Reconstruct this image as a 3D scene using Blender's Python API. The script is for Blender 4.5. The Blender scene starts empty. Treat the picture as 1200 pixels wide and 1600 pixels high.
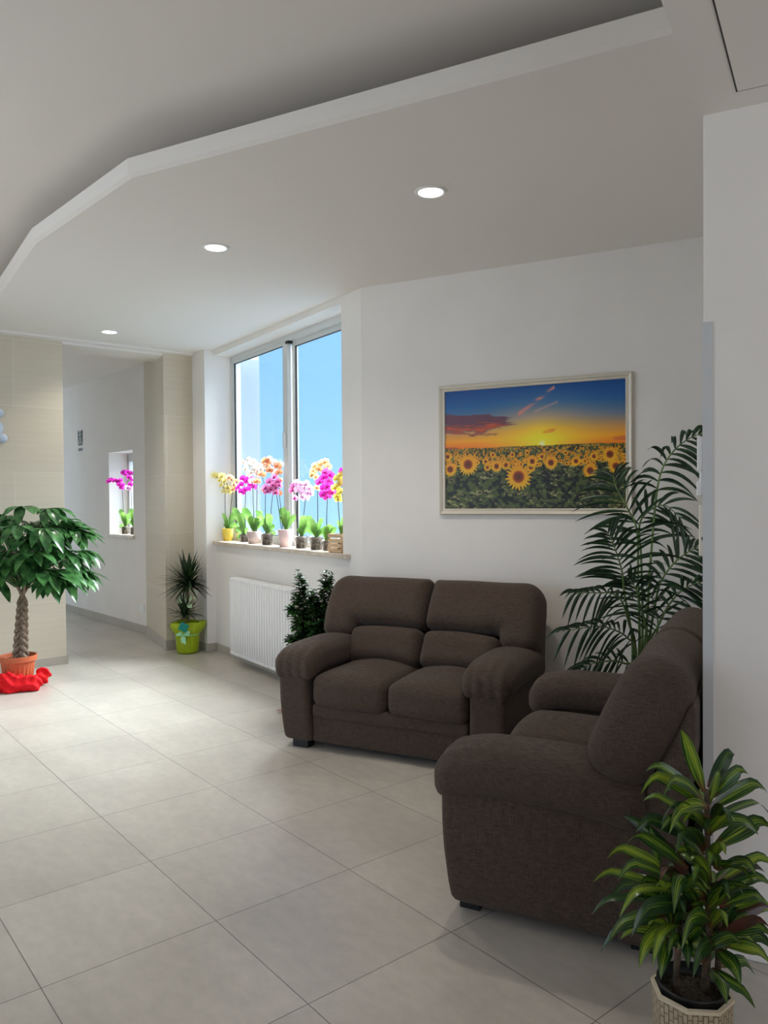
import bpy, bmesh, math, random
import numpy as np
from mathutils import Vector, Matrix

SC = bpy.context.scene
COL = SC.collection
PI = math.pi
rnd = random.Random(7)

# ------------------------------------------------------------------ camera
F_PX, PITCH, ROLL, CAM_H = 1199.8, 0.0150912, -0.00765109, 1.518
_fwd = np.array([0, math.cos(PITCH), -math.sin(PITCH)])
_up = np.array([0, math.sin(PITCH), math.cos(PITCH)])
_rt = np.array([1.0, 0, 0])
_c, _s = math.cos(ROLL), math.sin(ROLL)
C_RT = _c * _rt + _s * _up
C_UP = -_s * _rt + _c * _up
cam_data = bpy.data.cameras.new('camera')
cam = bpy.data.objects.new('camera', cam_data)
COL.objects.link(cam)
cam.matrix_world = Matrix(((C_RT[0], C_UP[0], -_fwd[0], 0), (C_RT[1], C_UP[1], -_fwd[1], 0),
                           (C_RT[2], C_UP[2], -_fwd[2], CAM_H), (0, 0, 0, 1)))
cam_data.sensor_fit = 'HORIZONTAL'
cam_data.sensor_width = 36
cam_data.lens = 36 * F_PX / 1200
cam_data.clip_start = 0.05
SC.camera = cam

SC.view_settings.view_transform = 'Standard'
SC.view_settings.look = 'None'
SC.view_settings.gamma = 1
SC.view_settings.use_curve_mapping = False
SC.view_settings.exposure = 0.79
SC.cycles.max_bounces = 10
SC.cycles.diffuse_bounces = 6
SC.cycles.transparent_max_bounces = 16
SC.cycles.use_denoising = True
SC.cycles.sample_clamp_indirect = 6

# ------------------------------------------------------------------ sky
world = bpy.data.worlds.new('sky')
SC.world = world
world.use_nodes = True
nt = world.node_tree
nt.nodes.clear()
wo = nt.nodes.new('ShaderNodeOutputWorld')
bg = nt.nodes.new('ShaderNodeBackground')
tc = nt.nodes.new('ShaderNodeTexCoord')
sp = nt.nodes.new('ShaderNodeSeparateXYZ')
rp = nt.nodes.new('ShaderNodeValToRGB')
mr = nt.nodes.new('ShaderNodeMapRange')
mr.inputs['From Min'].default_value = -0.08
mr.inputs['From Max'].default_value = 0.30
el = rp.color_ramp.elements
el[0].position, el[0].color = 0.0, (0.48, 0.73, 0.96, 1)
el[1].position, el[1].color = 1.0, (0.24, 0.50, 0.90, 1)
e = el.new(0.42)
e.color = (0.36, 0.62, 0.96, 1)
ns = nt.nodes.new('ShaderNodeTexNoise')
ns.inputs['Scale'].default_value = 9
ns.inputs['Detail'].default_value = 6
cr = nt.nodes.new('ShaderNodeValToRGB')
cr.color_ramp.elements[0].position = 0.60
cr.color_ramp.elements[1].position = 0.72
mm = nt.nodes.new('ShaderNodeMapRange')      # clouds only low over the horizon
mm.inputs['From Min'].default_value = 0.10
mm.inputs['From Max'].default_value = 0.02
mu = nt.nodes.new('ShaderNodeMath'); mu.operation = 'MULTIPLY'
mx = nt.nodes.new('ShaderNodeMixRGB')
mx.inputs[2].default_value = (0.9, 0.95, 1, 1)
L = nt.links.new
L(tc.outputs['Generated'], sp.inputs[0]); L(sp.outputs['Z'], mr.inputs['Value']); L(mr.outputs[0], rp.inputs[0])
L(tc.outputs['Generated'], ns.inputs['Vector']); L(ns.outputs['Fac'], cr.inputs[0]); L(sp.outputs['Z'], mm.inputs['Value'])
L(cr.outputs[0], mu.inputs[0]); L(mm.outputs[0], mu.inputs[1]); L(mu.outputs[0], mx.inputs[0]); L(rp.outputs[0], mx.inputs[1])
L(mx.outputs[0], bg.inputs[0]); L(bg.outputs[0], wo.inputs[0])
bg.inputs[1].default_value = 0.86

# ------------------------------------------------------------------ daylight and added fill lamps
def track(o, target):
    o.rotation_euler = (Vector(target) - o.location).to_track_quat('-Z', 'Y').to_euler()

def sun(name, direction, strength, angle, col):
    d = bpy.data.lights.new(name, 'SUN'); d.energy = strength; d.angle = math.radians(angle); d.color = col
    o = bpy.data.objects.new(name, d); COL.objects.link(o)
    o.rotation_euler = Vector(direction).to_track_quat('-Z', 'Y').to_euler(); return o

def area(name, loc, target, sx, sy, watts, col):
    d = bpy.data.lights.new(name, 'AREA'); d.shape = 'RECTANGLE'; d.size = sx; d.size_y = sy; d.energy = watts; d.color = col
    o = bpy.data.objects.new(name, d); COL.objects.link(o); o.location = loc; track(o, target); return o

# hazy sun through the big window: comes from beyond the window wall
sun('hazy_sun', (-0.822 * 0.8 + 0.569 * 0.17, -0.569 * 0.8 - 0.822 * 0.17, -0.68), 21.5, 62, (1.0, 0.94, 0.90))
# added fill lamps, out of view on the left and behind the camera
area('left_fill', (-4.05, 3.0, 1.75), (0.0, 5.6, 1.3), 4.5, 2.4, 19, (1.0, 0.93, 0.875))
area('rear_fill', (1.70, -1.99, 1.9), (0.4, 2.6, 2.2), 2.4, 1.6, 13.5, (1.0, 0.93, 0.875))
# outside the small corridor window
area('corridor_window_daylight', (-2.35, 9.9, 1.9), (-3.6, 8.9, 1.5), 0.9, 1.2, 3, (0.92, 0.95, 1.0))

# added cool fill lamp, unseen down the corridor, brightens the passage walls
area('corridor_fill', (-6.80, 10.90, 1.6), (-3.4, 9.6, 1.3), 0.9, 1.9, 15, (0.74, 0.88, 1.0))

# ------------------------------------------------------------------ geometry helpers
CAMP = np.array([0, 0, CAM_H])

def ray(u, v):
    return C_RT * ((u - 600) / F_PX) - C_UP * ((v - 800) / F_PX) + _fwd

def at(u, v, y):
    """point seen at photo pixel (u, v), y metres in front of the camera"""
    d = ray(u, v); return Vector(CAMP + d * (y / d[1]))

def az(deg):
    a = math.radians(deg); return Vector((math.sin(a), math.cos(a), 0))

AW, AP, AT, AF = -34.7, -63.15, -39.24, 50.85
WP = Vector((-1.74, 7.85, 0))
WN = Vector((math.cos(math.radians(34.7)), math.sin(math.radians(34.7)), 0))   # outwards through the window
WD = -az(AW)                                                                   # along the window wall, towards the camera
PD = -az(AP)                                                                   # along the picture wall, to the right
PN = Vector((0.4516, 0.8922, 0))
PC = Vector((-0.154, 5.56, 0))
FD = az(AF)
FP = Vector((-3.007, 7.226, 0))
S_COR = Vector((1.064, 2.556, 0))
RD = az(27.0)
CEIL = 3.05

def wpt(t, s, z):
    return WP + WD * t + WN * s + Vector((0, 0, z))

def ppt(a, s, z):                 # picture wall: a along, s out into the room
    return PC + PD * a - PN * s + Vector((0, 0, z))

class MB:
    def __init__(self):
        self.v, self.f, self.uv, self.mi = [], [], [], []
    def add(self, vs, fs, uvs=None, mi=0):
        o = len(self.v)
        self.v += [tuple(p) for p in vs]
        self.uv += list(uvs) if uvs else [(0, 0)] * len(vs)
        self.f += [tuple(i + o for i in f) for f in fs]
        self.mi += [mi] * len(fs)
        return self
    def hexa(self, p, mi=0):      # 4 bottom + 4 top
        return self.add(p, [(3, 2, 1, 0), (4, 5, 6, 7), (0, 1, 5, 4), (1, 2, 6, 5), (2, 3, 7, 6), (3, 0, 4, 7)], mi=mi)
    def box(self, x0, x1, y0, y1, z0, z1, mi=0):
        return self.hexa([(x0, y0, z0), (x1, y0, z0), (x1, y1, z0), (x0, y1, z0),
                          (x0, y0, z1), (x1, y0, z1), (x1, y1, z1), (x0, y1, z1)], mi)
    def wbox(self, t0, t1, s0, s1, z0, z1, mi=0):     # box on the window wall
        a = [wpt(t0, s0, 0), wpt(t1, s0, 0), wpt(t1, s1, 0), wpt(t0, s1, 0)]
        return self.prism([(p.x, p.y) for p in a], z0, z1, mi)
    def pbox(self, a0, a1, s0, s1, z0, z1, mi=0):
        a = [ppt(a0, s0, 0), ppt(a1, s0, 0), ppt(a1, s1, 0), ppt(a0, s1, 0)]
        return self.prism([(p.x, p.y) for p in a], z0, z1, mi)
    def obox(self, o, ex, ey, x0, x1, y0, y1, z0, z1, mi=0):
        a = [o + ex * x0 + ey * y0, o + ex * x1 + ey * y0, o + ex * x1 + ey * y1, o + ex * x0 + ey * y1]
        return self.prism([(p.x, p.y) for p in a], z0, z1, mi)
    def prism(self, poly, z0, z1, mi=0):
        n = len(poly)
        ar = sum(poly[i][0] * poly[(i + 1) % n][1] - poly[(i + 1) % n][0] * poly[i][1] for i in range(n))
        if ar < 0: poly = poly[::-1]
        vs = [(x, y, z0) for x, y in poly] + [(x, y, z1) for x, y in poly]
        fs = [tuple(range(n - 1, -1, -1)), tuple(range(n, 2 * n))] + [(i, (i + 1) % n, n + (i + 1) % n, n + i) for i in range(n)]
        return self.add(vs, fs, mi=mi)
    def lathe(self, prof, n=32, o=(0, 0, 0), rf=None, mi=0):    # prof: (r, z)
        vs, fs, uv = [], [], []
        for j, (r, z) in enumerate(prof):
            for i in range(n):
                a = 2 * PI * i / n
                rr = r * (rf(a, j / (len(prof) - 1)) if rf else 1)
                vs.append((o[0] + rr * math.cos(a), o[1] + rr * math.sin(a), o[2] + z)); uv.append((i / n, j / len(prof)))
        for j in range(len(prof) - 1):
            for i in range(n):
                k = (i + 1) % n
                fs.append((j * n + i, j * n + k, (j + 1) * n + k, (j + 1) * n + i))
        return self.add(vs, fs, uv, mi)
    def tube(self, pts, rad, n=8, cap=True, mi=0):
        pts = [Vector(p) for p in pts]
        m = len(pts)
        if not hasattr(rad, '__len__'): rad = [rad] * m
        vs, fs, uv = [], [], []
        ref = None
        for i, p in enumerate(pts):
            t = (pts[min(i + 1, m - 1)] - pts[max(i - 1, 0)])
            t = t.normalized() if t.length > 1e-9 else Vector((0, 0, 1))
            if ref is None:
                ref = t.orthogonal().normalized()
            ref = (ref - t * ref.dot(t)); ref = ref.normalized() if ref.length > 1e-6 else t.orthogonal().normalized()
            b = t.cross(ref)
            for k in range(n):
                a = 2 * PI * k / n
                vs.append(p + (ref * math.cos(a) + b * math.sin(a)) * rad[i]); uv.append((k / n, i / max(1, m - 1)))
        for i in range(m - 1):
            for k in range(n):
                k2 = (k + 1) % n
                fs.append((i * n + k, i * n + k2, (i + 1) * n + k2, (i + 1) * n + k))
        if cap:
            fs.append(tuple(range(n - 1, -1, -1))); fs.append(tuple((m - 1) * n + k for k in range(n)))
        return self.add(vs, fs, uv, mi)
    def ribbon(self, pts, width, side, fold=0.25, mi=0, nx=2):
        """leaf: centre line pts, width(0..1) half width, side hint vector, V fold"""
        pts = [Vector(p) for p in pts]
        m = len(pts)
        vs, fs, uv = [], [], []
        side = Vector(side)
        for i, p in enumerate(pts):
            t = (pts[min(i + 1, m - 1)] - pts[max(i - 1, 0)]).normalized()
            sd = side - t * side.dot(t)
            sd = sd.normalized() if sd.length > 1e-5 else t.orthogonal().normalized()
            nn = sd.cross(t)
            w = width(i / (m - 1))
            for k in range(-nx, nx + 1):
                q = k / nx
                vs.append(p + sd * (w * q) + nn * (w * fold * abs(q))); uv.append((q * 0.5 + 0.5, i / (m - 1)))
        c = 2 * nx + 1
        for i in range(m - 1):
            for k in range(c - 1):
                fs.append((i * c + k, i * c + k + 1, (i + 1) * c + k + 1, (i + 1) * c + k))
        return self.add(vs, fs, uv, mi)
    def mesh(self, name, mats, smooth=False):
        me = bpy.data.meshes.new(name)
        me.from_pydata([tuple(p) for p in self.v], [], self.f)
        if not isinstance(mats, (list, tuple)): mats = [mats]
        for m in mats: me.materials.append(m)
        ul = me.uv_layers.new(name='UVMap')
        li = np.empty(len(me.loops), dtype=np.int32); me.loops.foreach_get('vertex_index', li)
        ul.data.foreach_set('uv', np.array(self.uv, dtype=np.float32)[li].ravel())
        me.polygons.foreach_set('material_index', np.array(self.mi, dtype=np.int32))
        me.polygons.foreach_set('use_smooth', np.full(len(me.polygons), smooth))
        me.update(); return me
    def build(self, name, mats, parent=None, smooth=False, bevel=0, seg=2, loc=None):
        return link(name, self.mesh(name, mats, smooth), parent, bevel, seg, loc)

def link(name, me, parent=None, bevel=0, seg=2, loc=None):
    o = bpy.data.objects.new(name, me)
    COL.objects.link(o)
    if parent is not None: o.parent = parent
    if loc is not None: o.location = loc
    if bevel:
        b = o.modifiers.new('bevel', 'BEVEL'); b.width = bevel; b.segments = seg; b.limit_method = 'ANGLE'; b.angle_limit = math.radians(40)
    return o

def rebase(o, loc):
    """move a mesh object's origin to loc, keeping its place"""
    l = Vector(loc)
    o.data.transform(Matrix.Translation(-l)); o.location = l
    return o

def thing(name, label, cat, loc=(0, 0, 0), rot=None, group=None):
    o = bpy.data.objects.new(name, None); COL.objects.link(o)
    o.empty_display_size = 0.1
    o.location = loc
    if rot is not None: o.rotation_euler = (0, 0, rot)
    o['label'] = label; o['category'] = cat
    if group: o['group'] = group
    return o

def tag(o, label, cat, group=None):
    o['label'] = label; o['category'] = cat
    if group: o['group'] = group
    return o

def struct(o):
    o['kind'] = 'structure'; return o

# ------------------------------------------------------------------ materials
def mat(name, base, rough=0.6, spec=0.4, metal=0.0, transl=0.0, emit=None, estr=0, coat=0):
    m = bpy.data.materials.new(name); m.use_nodes = True
    b = m.node_tree.nodes['Principled BSDF']
    b.inputs['Base Color'].default_value = (*base, 1)
    b.inputs['Roughness'].default_value = rough
    b.inputs['Specular IOR Level'].default_value = spec
    b.inputs['Metallic'].default_value = metal
    if coat: b.inputs['Coat Weight'].default_value = coat
    if emit: b.inputs['Emission Color'].default_value = (*emit, 1); b.inputs['Emission Strength'].default_value = estr
    if transl:
        n = m.node_tree
        t = n.nodes.new('ShaderNodeBsdfTranslucent'); t.inputs[0].default_value = (*base, 1)
        x = n.nodes.new('ShaderNodeMixShader'); x.inputs[0].default_value = transl
        n.links.new(b.outputs[0], x.inputs[1]); n.links.new(t.outputs[0], x.inputs[2])
        n.links.new(x.outputs[0], n.nodes['Material Output'].inputs[0])
    return m

def nodes(m):
    return m.node_tree, m.node_tree.nodes['Principled BSDF']

def noise_mix(m, c1, c2, scale=(5, 5, 5), detail=4, lo=0.35, hi=0.65, bump=0.0, coord='Object', transl=0.0, bdist=0.01):
    """two-tone noise colour (and bump) on a principled material"""
    n, b = nodes(m)
    tc = n.nodes.new('ShaderNodeTexCoord'); mp = n.nodes.new('ShaderNodeMapping'); mp.inputs['Scale'].default_value = scale
    ns = n.nodes.new('ShaderNodeTexNoise'); ns.inputs['Scale'].default_value = 1; ns.inputs['Detail'].default_value = detail
    r = n.nodes.new('ShaderNodeValToRGB')
    r.color_ramp.elements[0].position = lo; r.color_ramp.elements[0].color = (*c1, 1)
    r.color_ramp.elements[1].position = hi; r.color_ramp.elements[1].color = (*c2, 1)
    n.links.new(tc.outputs[coord], mp.inputs[0]); n.links.new(mp.outputs[0], ns.inputs['Vector']); n.links.new(ns.outputs['Fac'], r.inputs[0])
    n.links.new(r.outputs[0], b.inputs['Base Color'])
    for t in [q for q in n.nodes if q.type == 'BSDF_TRANSLUCENT']: n.links.new(r.outputs[0], t.inputs[0])
    if bump:
        bp = n.nodes.new('ShaderNodeBump'); bp.inputs['Strength'].default_value = bump; bp.inputs['Distance'].default_value = bdist
        n.links.new(ns.outputs['Fac'], bp.inputs['Height']); n.links.new(bp.outputs[0], b.inputs['Normal'])
    return m

M = {}
M['paint'] = noise_mix(mat('white_paint', (0.8, 0.79, 0.77), 0.85, 0.2), (0.79, 0.752, 0.712), (0.815, 0.778, 0.738), (3, 3, 3), bump=0.02)
M['ceil'] = mat('ceiling_paint', (0.815, 0.776, 0.738), 0.9, 0.15)
M['frame'] = mat('window_aluminium', (0.62, 0.64, 0.63), 0.4, 0.5)
M['seal'] = mat('black_seal', (0.02, 0.02, 0.02), 0.6)
M['white_gloss'] = mat('white_enamel', (0.82, 0.81, 0.79), 0.35, 0.5)
M['plastic'] = mat('white_plastic', (0.80, 0.80, 0.80), 0.4, 0.5)
M['cream_plastic'] = mat('cream_plastic', (0.74, 0.70, 0.60), 0.45, 0.5)
M['grey_pvc'] = mat('grey_pvc', (0.56, 0.57, 0.58), 0.5, 0.4)
M['black'] = mat('black_plastic', (0.012, 0.012, 0.012), 0.45, 0.4)
M['soil'] = noise_mix(mat('potting_soil', (0.03, 0.02, 0.015), 0.95), (0.012, 0.009, 0.007), (0.06, 0.045, 0.03), (90, 90, 90), bump=0.6)
M['bark'] = noise_mix(mat('bark_chips', (0.1, 0.07, 0.05), 0.9), (0.05, 0.035, 0.028), (0.26, 0.21, 0.17), (70, 70, 70), detail=2, bump=0.6)
M['stone'] = None

def stone_material():
    m = mat('stone_cladding', (0.6, 0.53, 0.42), 0.55, 0.35); n, b = nodes(m)
    tc = n.nodes.new('ShaderNodeTexCoord'); mp = n.nodes.new('ShaderNodeMapping')
    n.links.new(tc.outputs['UV'], mp.inputs[0])
    br = n.nodes.new('ShaderNodeTexBrick'); br.offset = 0.5
    br.inputs['Color1'].default_value = (0.60, 0.535, 0.425, 1); br.inputs['Color2'].default_value = (0.64, 0.57, 0.455, 1)
    br.inputs['Mortar'].default_value = (0.70, 0.65, 0.55, 1)
    br.inputs['Scale'].default_value = 1; br.inputs['Mortar Size'].default_value = 0.0025
    br.inputs['Brick Width'].default_value = 1.2; br.inputs['Row Height'].default_value = 0.6; br.inputs['Mortar Smooth'].default_value = 0.2
    n.links.new(mp.outputs[0], br.inputs['Vector'])
    m2 = n.nodes.new('ShaderNodeMapping'); m2.inputs['Scale'].default_value = (1.5, 22, 1)
    ns = n.nodes.new('ShaderNodeTexNoise'); ns.inputs['Scale'].default_value = 1.5; ns.inputs['Detail'].default_value = 5
    n.links.new(tc.outputs['UV'], m2.inputs[0]); n.links.new(m2.outputs[0], ns.inputs['Vector'])
    r = n.nodes.new('ShaderNodeMapRange'); r.inputs['To Min'].default_value = 0.92; r.inputs['To Max'].default_value = 1.06
    n.links.new(ns.outputs['Fac'], r.inputs[0])
    mx = n.nodes.new('ShaderNodeMixRGB'); mx.blend_type = 'MULTIPLY'; mx.inputs[0].default_value = 1
    n.links.new(br.outputs[0], mx.inputs[1]); n.links.new(r.outputs[0], mx.inputs[2])
    n.links.new(mx.outputs[0], b.inputs['Base Color'])
    return m
M['stone'] = stone_material()

def tile_material():
    m = mat('porcelain_tile', (0.5, 0.47, 0.42), 0.38, 0.45); n, b = nodes(m)
    tc = n.nodes.new('ShaderNodeTexCoord'); mp = n.nodes.new('ShaderNodeMapping')
    mp.vector_type = 'POINT'
    a = math.radians(AT)
    # rotate world so that the tile rows run along local x / y, shifted onto a measured grout crossing
    ex = (math.sin(a), math.cos(a)); ey = (math.cos(a), -math.sin(a))
    ox, oy = -0.90842 * CAM_H, 2.43022 * CAM_H
    rot = -math.atan2(ex[1], ex[0])
    mp.inputs['Rotation'].default_value = (0, 0, rot)
    px = math.cos(rot) * ox - math.sin(rot) * oy; py = math.sin(rot) * ox + math.cos(rot) * oy
    mp.inputs['Location'].default_value = (-px + 6, -py + 6, 0)
    n.links.new(tc.outputs['Object'], mp.inputs[0])
    br = n.nodes.new('ShaderNodeTexBrick'); br.offset = 0.0; br.squash = 1
    br.inputs['Color1'].default_value = (0.475, 0.437, 0.382, 1); br.inputs['Color2'].default_value = (0.515, 0.477, 0.418, 1)
    br.inputs['Mortar'].default_value = (0.20, 0.185, 0.16, 1)
    br.inputs['Scale'].default_value = 1; br.inputs['Mortar Size'].default_value = 0.0021; br.inputs['Mortar Smooth'].default_value = 0.1
    br.inputs['Brick Width'].default_value = 0.6; br.inputs['Row Height'].default_value = 0.6
    n.links.new(mp.outputs[0], br.inputs['Vector'])
    m2 = n.nodes.new('ShaderNodeMapping'); m2.inputs['Scale'].default_value = (0.8, 1.3, 1)
    n.links.new(mp.outputs[0], m2.inputs[0])
    col_in = br.outputs[0]
    for (sc_, det, ro, lo_v, hi_v) in ((2.2, 3, 0.5, 0.88, 1.10), (16, 4, 0.6, 0.90, 1.09)):
        ns = n.nodes.new('ShaderNodeTexNoise'); ns.inputs['Scale'].default_value = sc_; ns.inputs['Detail'].default_value = det; ns.inputs['Roughness'].default_value = ro
        n.links.new(m2.outputs[0], ns.inputs['Vector'])
        r = n.nodes.new('ShaderNodeMapRange'); r.inputs['From Min'].default_value = 0.25; r.inputs['From Max'].default_value = 0.75
        r.inputs['To Min'].default_value = lo_v; r.inputs['To Max'].default_value = hi_v
        n.links.new(ns.outputs['Fac'], r.inputs[0])
        mx = n.nodes.new('ShaderNodeMixRGB'); mx.blend_type = 'MULTIPLY'; mx.inputs[0].default_value = 1
        n.links.new(col_in, mx.inputs[1]); n.links.new(r.outputs[0], mx.inputs[2]); col_in = mx.outputs[0]
    n.links.new(col_in, b.inputs['Base Color'])
    rr = n.nodes.new('ShaderNodeMapRange'); rr.inputs['To Min'].default_value = 0.24; rr.inputs['To Max'].default_value = 0.42
    n.links.new(ns.outputs['Fac'], rr.inputs[0]); n.links.new(rr.outputs[0], b.inputs['Roughness'])
    bp = n.nodes.new('ShaderNodeBump'); bp.inputs['Strength'].default_value = 0.25; bp.inputs['Distance'].default_value = 0.002; bp.invert = True
    n.links.new(br.outputs['Fac'], bp.inputs['Height']); n.links.new(bp.outputs[0], b.inputs['Normal'])
    return m
M['tile'] = tile_material()
M['skirt'] = noise_mix(mat('skirting_tile', (0.44, 0.40, 0.34), 0.45), (0.40, 0.365, 0.31), (0.46, 0.42, 0.36), (4, 4, 4), detail=7)
M['sill'] = noise_mix(mat('travertine_sill', (0.6, 0.5, 0.4), 0.4), (0.52, 0.43, 0.34), (0.66, 0.57, 0.47), (9, 9, 30), detail=7)

def thin_glass(name, tint, gloss=0.08):
    m = bpy.data.materials.new(name); m.use_nodes = True; n = m.node_tree; n.nodes.clear()
    o = n.nodes.new('ShaderNodeOutputMaterial'); t = n.nodes.new('ShaderNodeBsdfTransparent'); g = n.nodes.new('ShaderNodeBsdfGlossy')
    t.inputs[0].default_value = (*tint, 1); g.inputs['Roughness'].default_value = 0.02
    lw = n.nodes.new('ShaderNodeLayerWeight'); lw.inputs[0].default_value = 0.5     # Schlick, the same from both faces
    pw = n.nodes.new('ShaderNodeMath'); pw.operation = 'POWER'; pw.inputs[1].default_value = 5
    fr = n.nodes.new('ShaderNodeMath'); fr.operation = 'MULTIPLY_ADD'; fr.inputs[1].default_value = 0.9; fr.inputs[2].default_value = gloss * 0.4
    n.links.new(lw.outputs['Facing'], pw.inputs[0]); n.links.new(pw.outputs[0], fr.inputs[0])
    x = n.nodes.new('ShaderNodeMixShader')
    n.links.new(fr.outputs[0], x.inputs[0]); n.links.new(t.outputs[0], x.inputs[1]); n.links.new(g.outputs[0], x.inputs[2]); n.links.new(x.outputs[0], o.inputs[0])
    return m
M['glass'] = thin_glass('window_glass', (0.88, 0.95, 0.99))
M['clear_pot'] = thin_glass('clear_pot_plastic', (0.86, 0.88, 0.88))

def fabric_material():
    m = mat('brown_linen', (0.07, 0.055, 0.045), 0.95, 0.15); n, b = nodes(m)
    b.inputs['Sheen Weight'].default_value = 0.08; b.inputs['Sheen Roughness'].default_value = 0.5
    tc = n.nodes.new('ShaderNodeTexCoord'); outs = []
    for sc in ((760, 760, 34), (34, 34, 760)):
        mp = n.nodes.new('ShaderNodeMapping'); mp.inputs['Scale'].default_value = sc
        ns = n.nodes.new('ShaderNodeTexNoise'); ns.inputs['Scale'].default_value = 1; ns.inputs['Detail'].default_value = 2
        n.links.new(tc.outputs['Object'], mp.inputs[0]); n.links.new(mp.outputs[0], ns.inputs['Vector']); outs.append(ns)
    a2 = n.nodes.new('ShaderNodeMath'); a2.operation = 'ADD'
    n.links.new(outs[0].outputs['Fac'], a2.inputs[0]); n.links.new(outs[1].outputs['Fac'], a2.inputs[1])
    mr = n.nodes.new('ShaderNodeMapRange'); mr.inputs['From Min'].default_value = 0.70; mr.inputs['From Max'].default_value = 1.30
    n.links.new(a2.outputs[0], mr.inputs[0])
    r = n.nodes.new('ShaderNodeValToRGB')
    r.color_ramp.elements[0].color = (0.037, 0.0255, 0.0185, 1); r.color_ramp.elements[1].color = (0.112, 0.079, 0.060, 1)
    n.links.new(mr.outputs[0], r.inputs[0]); n.links.new(r.outputs[0], b.inputs['Base Color'])
    bp = n.nodes.new('ShaderNodeBump'); bp.inputs['Strength'].default_value = 0.35; bp.inputs['Distance'].default_value = 0.003
    n.links.new(mr.outputs[0], bp.inputs['Height']); n.links.new(bp.outputs[0], b.inputs['Normal'])
    return m
M['fabric'] = fabric_material()

def leaf_material(name, dark, light, rough=0.35, transl=0.25, spec=0.5, vein=None, lo=0.4, hi=0.62, scale=(14, 14, 14)):
    m = mat(name, dark, rough, spec, transl=transl)
    noise_mix(m, dark, light, scale, 3, lo, hi)
    return m

# ------------------------------------------------------------------ setting: floor, walls, ceilings
def foot(*pts): return [tuple(Vector(p).xy) if len(p) == 3 else p for p in pts]
CD = az(-41.0); CN = Vector((math.cos(math.radians(41)), math.sin(math.radians(41)), 0))
CP = Vector((-2.724, 8.766, 0))
def cpt(a, s, z): return CP + CD * a + CN * s + Vector((0, 0, z))
FOOT = foot((-9, -4), (6, -4), (6, 2.5), ppt(2.75, -0.3, 0), ppt(0.3, -0.3, 0), wpt(2.5, 0.5, 0), wpt(-0.3, 0.5, 0), cpt(-0.3, 0.45, 0), cpt(6.2, 0.45, 0), cpt(6.2, -3.2, 0), (-9, 8))
fl = MB().prism(FOOT, -0.1, 0.0)
struct(fl.build('floor', M['tile']))

def uvwall(o, d):
    """metric uv: u along d, v up"""
    me = o.data; ul = me.uv_layers[0]
    for lp in me.loops:
        co = me.vertices[lp.vertex_index].co
        ul.data[lp.index].uv = (co.x * d.x + co.y * d.y, co.z)
    return o

# window wall: sill wall, right pier, head, white pier on the left
T0, T1 = 0.04, 2.51
w = MB()
w.wbox(T0, 2.785, 0, 0.5, 0, 1.085)
w.wbox(T1, 2.785, 0, 0.5, 1.085, 3.3)
w.wbox(T0, T1, 0, 0.28, 3.0, 3.3)
w.wbox(-0.30, T0, -0.10, 0.5, 0, 3.3)
struct(w.build('wall_window', M['paint']))
oj = MB().wbox(T0, T0 + 0.012, 0.285, 0.5, 1.12, 3.0)
struct(oj.build('trim_6', mat('outer_render', (0.34, 0.40, 0.44), 0.9)))
sl = MB().wbox(T0 - 0.001, T1, -0.005, 0.46, 1.085, 1.12).wbox(T0 + 0.02, 2.62, -0.045, -0.001, 1.085, 1.12)
struct(sl.build('trim_1', M['sill'], bevel=0.004))

# picture wall
wb = MB().pbox(-0.0, 2.75, -0.3, 0, 0, 3.3)
struct(wb.build('wall_back', M['paint']))
# right wall block: hidden long face and the stub end that faces the room
Q = S_COR + RD * 2.13
wr = MB().prism([tuple(S_COR.xy), tuple((S_COR + PD * 2.6).xy), tuple((S_COR + PD * 2.6 + RD * 2.4).xy), tuple((Q + RD * 0.35).xy)], 0, 3.3)
struct(wr.build('wall_right', M['paint'], bevel=0.006))
cg = MB().obox(S_COR, PD, -PN, -0.003, 0.030, 0, 0.003, 0.0, 2.10)
cg.obox(S_COR, RD, Vector((-RD.y, RD.x, 0)), 0, 0.030, 0, 0.003, 0, 2.10)
struct(cg.build('trim_2', M['grey_pvc']))

# far wall with stone cladding (left of the passage)
FN = Vector((-FD.y, FD.x, 0))
fw = MB().obox(FP, FD, FN, -2.9, 0, 0, 0.40, 0, 3.3)
struct(uvwall(fw.build('wall_left', M['stone']), FD))
# stone pillar right of the passage
P_A, P_B = Vector((-1.993, 8.04, 0)), Vector((-2.235, 7.835, 0))
P_C = Vector((-2.724, 8.766, 0))
col = MB().prism([tuple(P_B.xy), tuple(P_A.xy), tuple((P_A + WN * 0.35).xy), (-2.3, 9.1), tuple(P_C.xy)], 0, 3.3)
o = struct(col.build('wall_pillar', M['stone']))
uvwall(o, Vector((0.7, 0.35, 0)))
# beam over the passage, with a stepped cornice
bm_ = MB().obox(FP, FD, FN, -2.9, 1.45, 0.001, 0.40, 3.012, 3.3)
struct(bm_.build('trim_3', M['ceil']))
cn = MB().obox(FP, FD, FN, -2.9, 1.32, -0.10, 0.0, 3.032, 3.06)
struct(cn.build('trim_4', M['ceil']))

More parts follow.
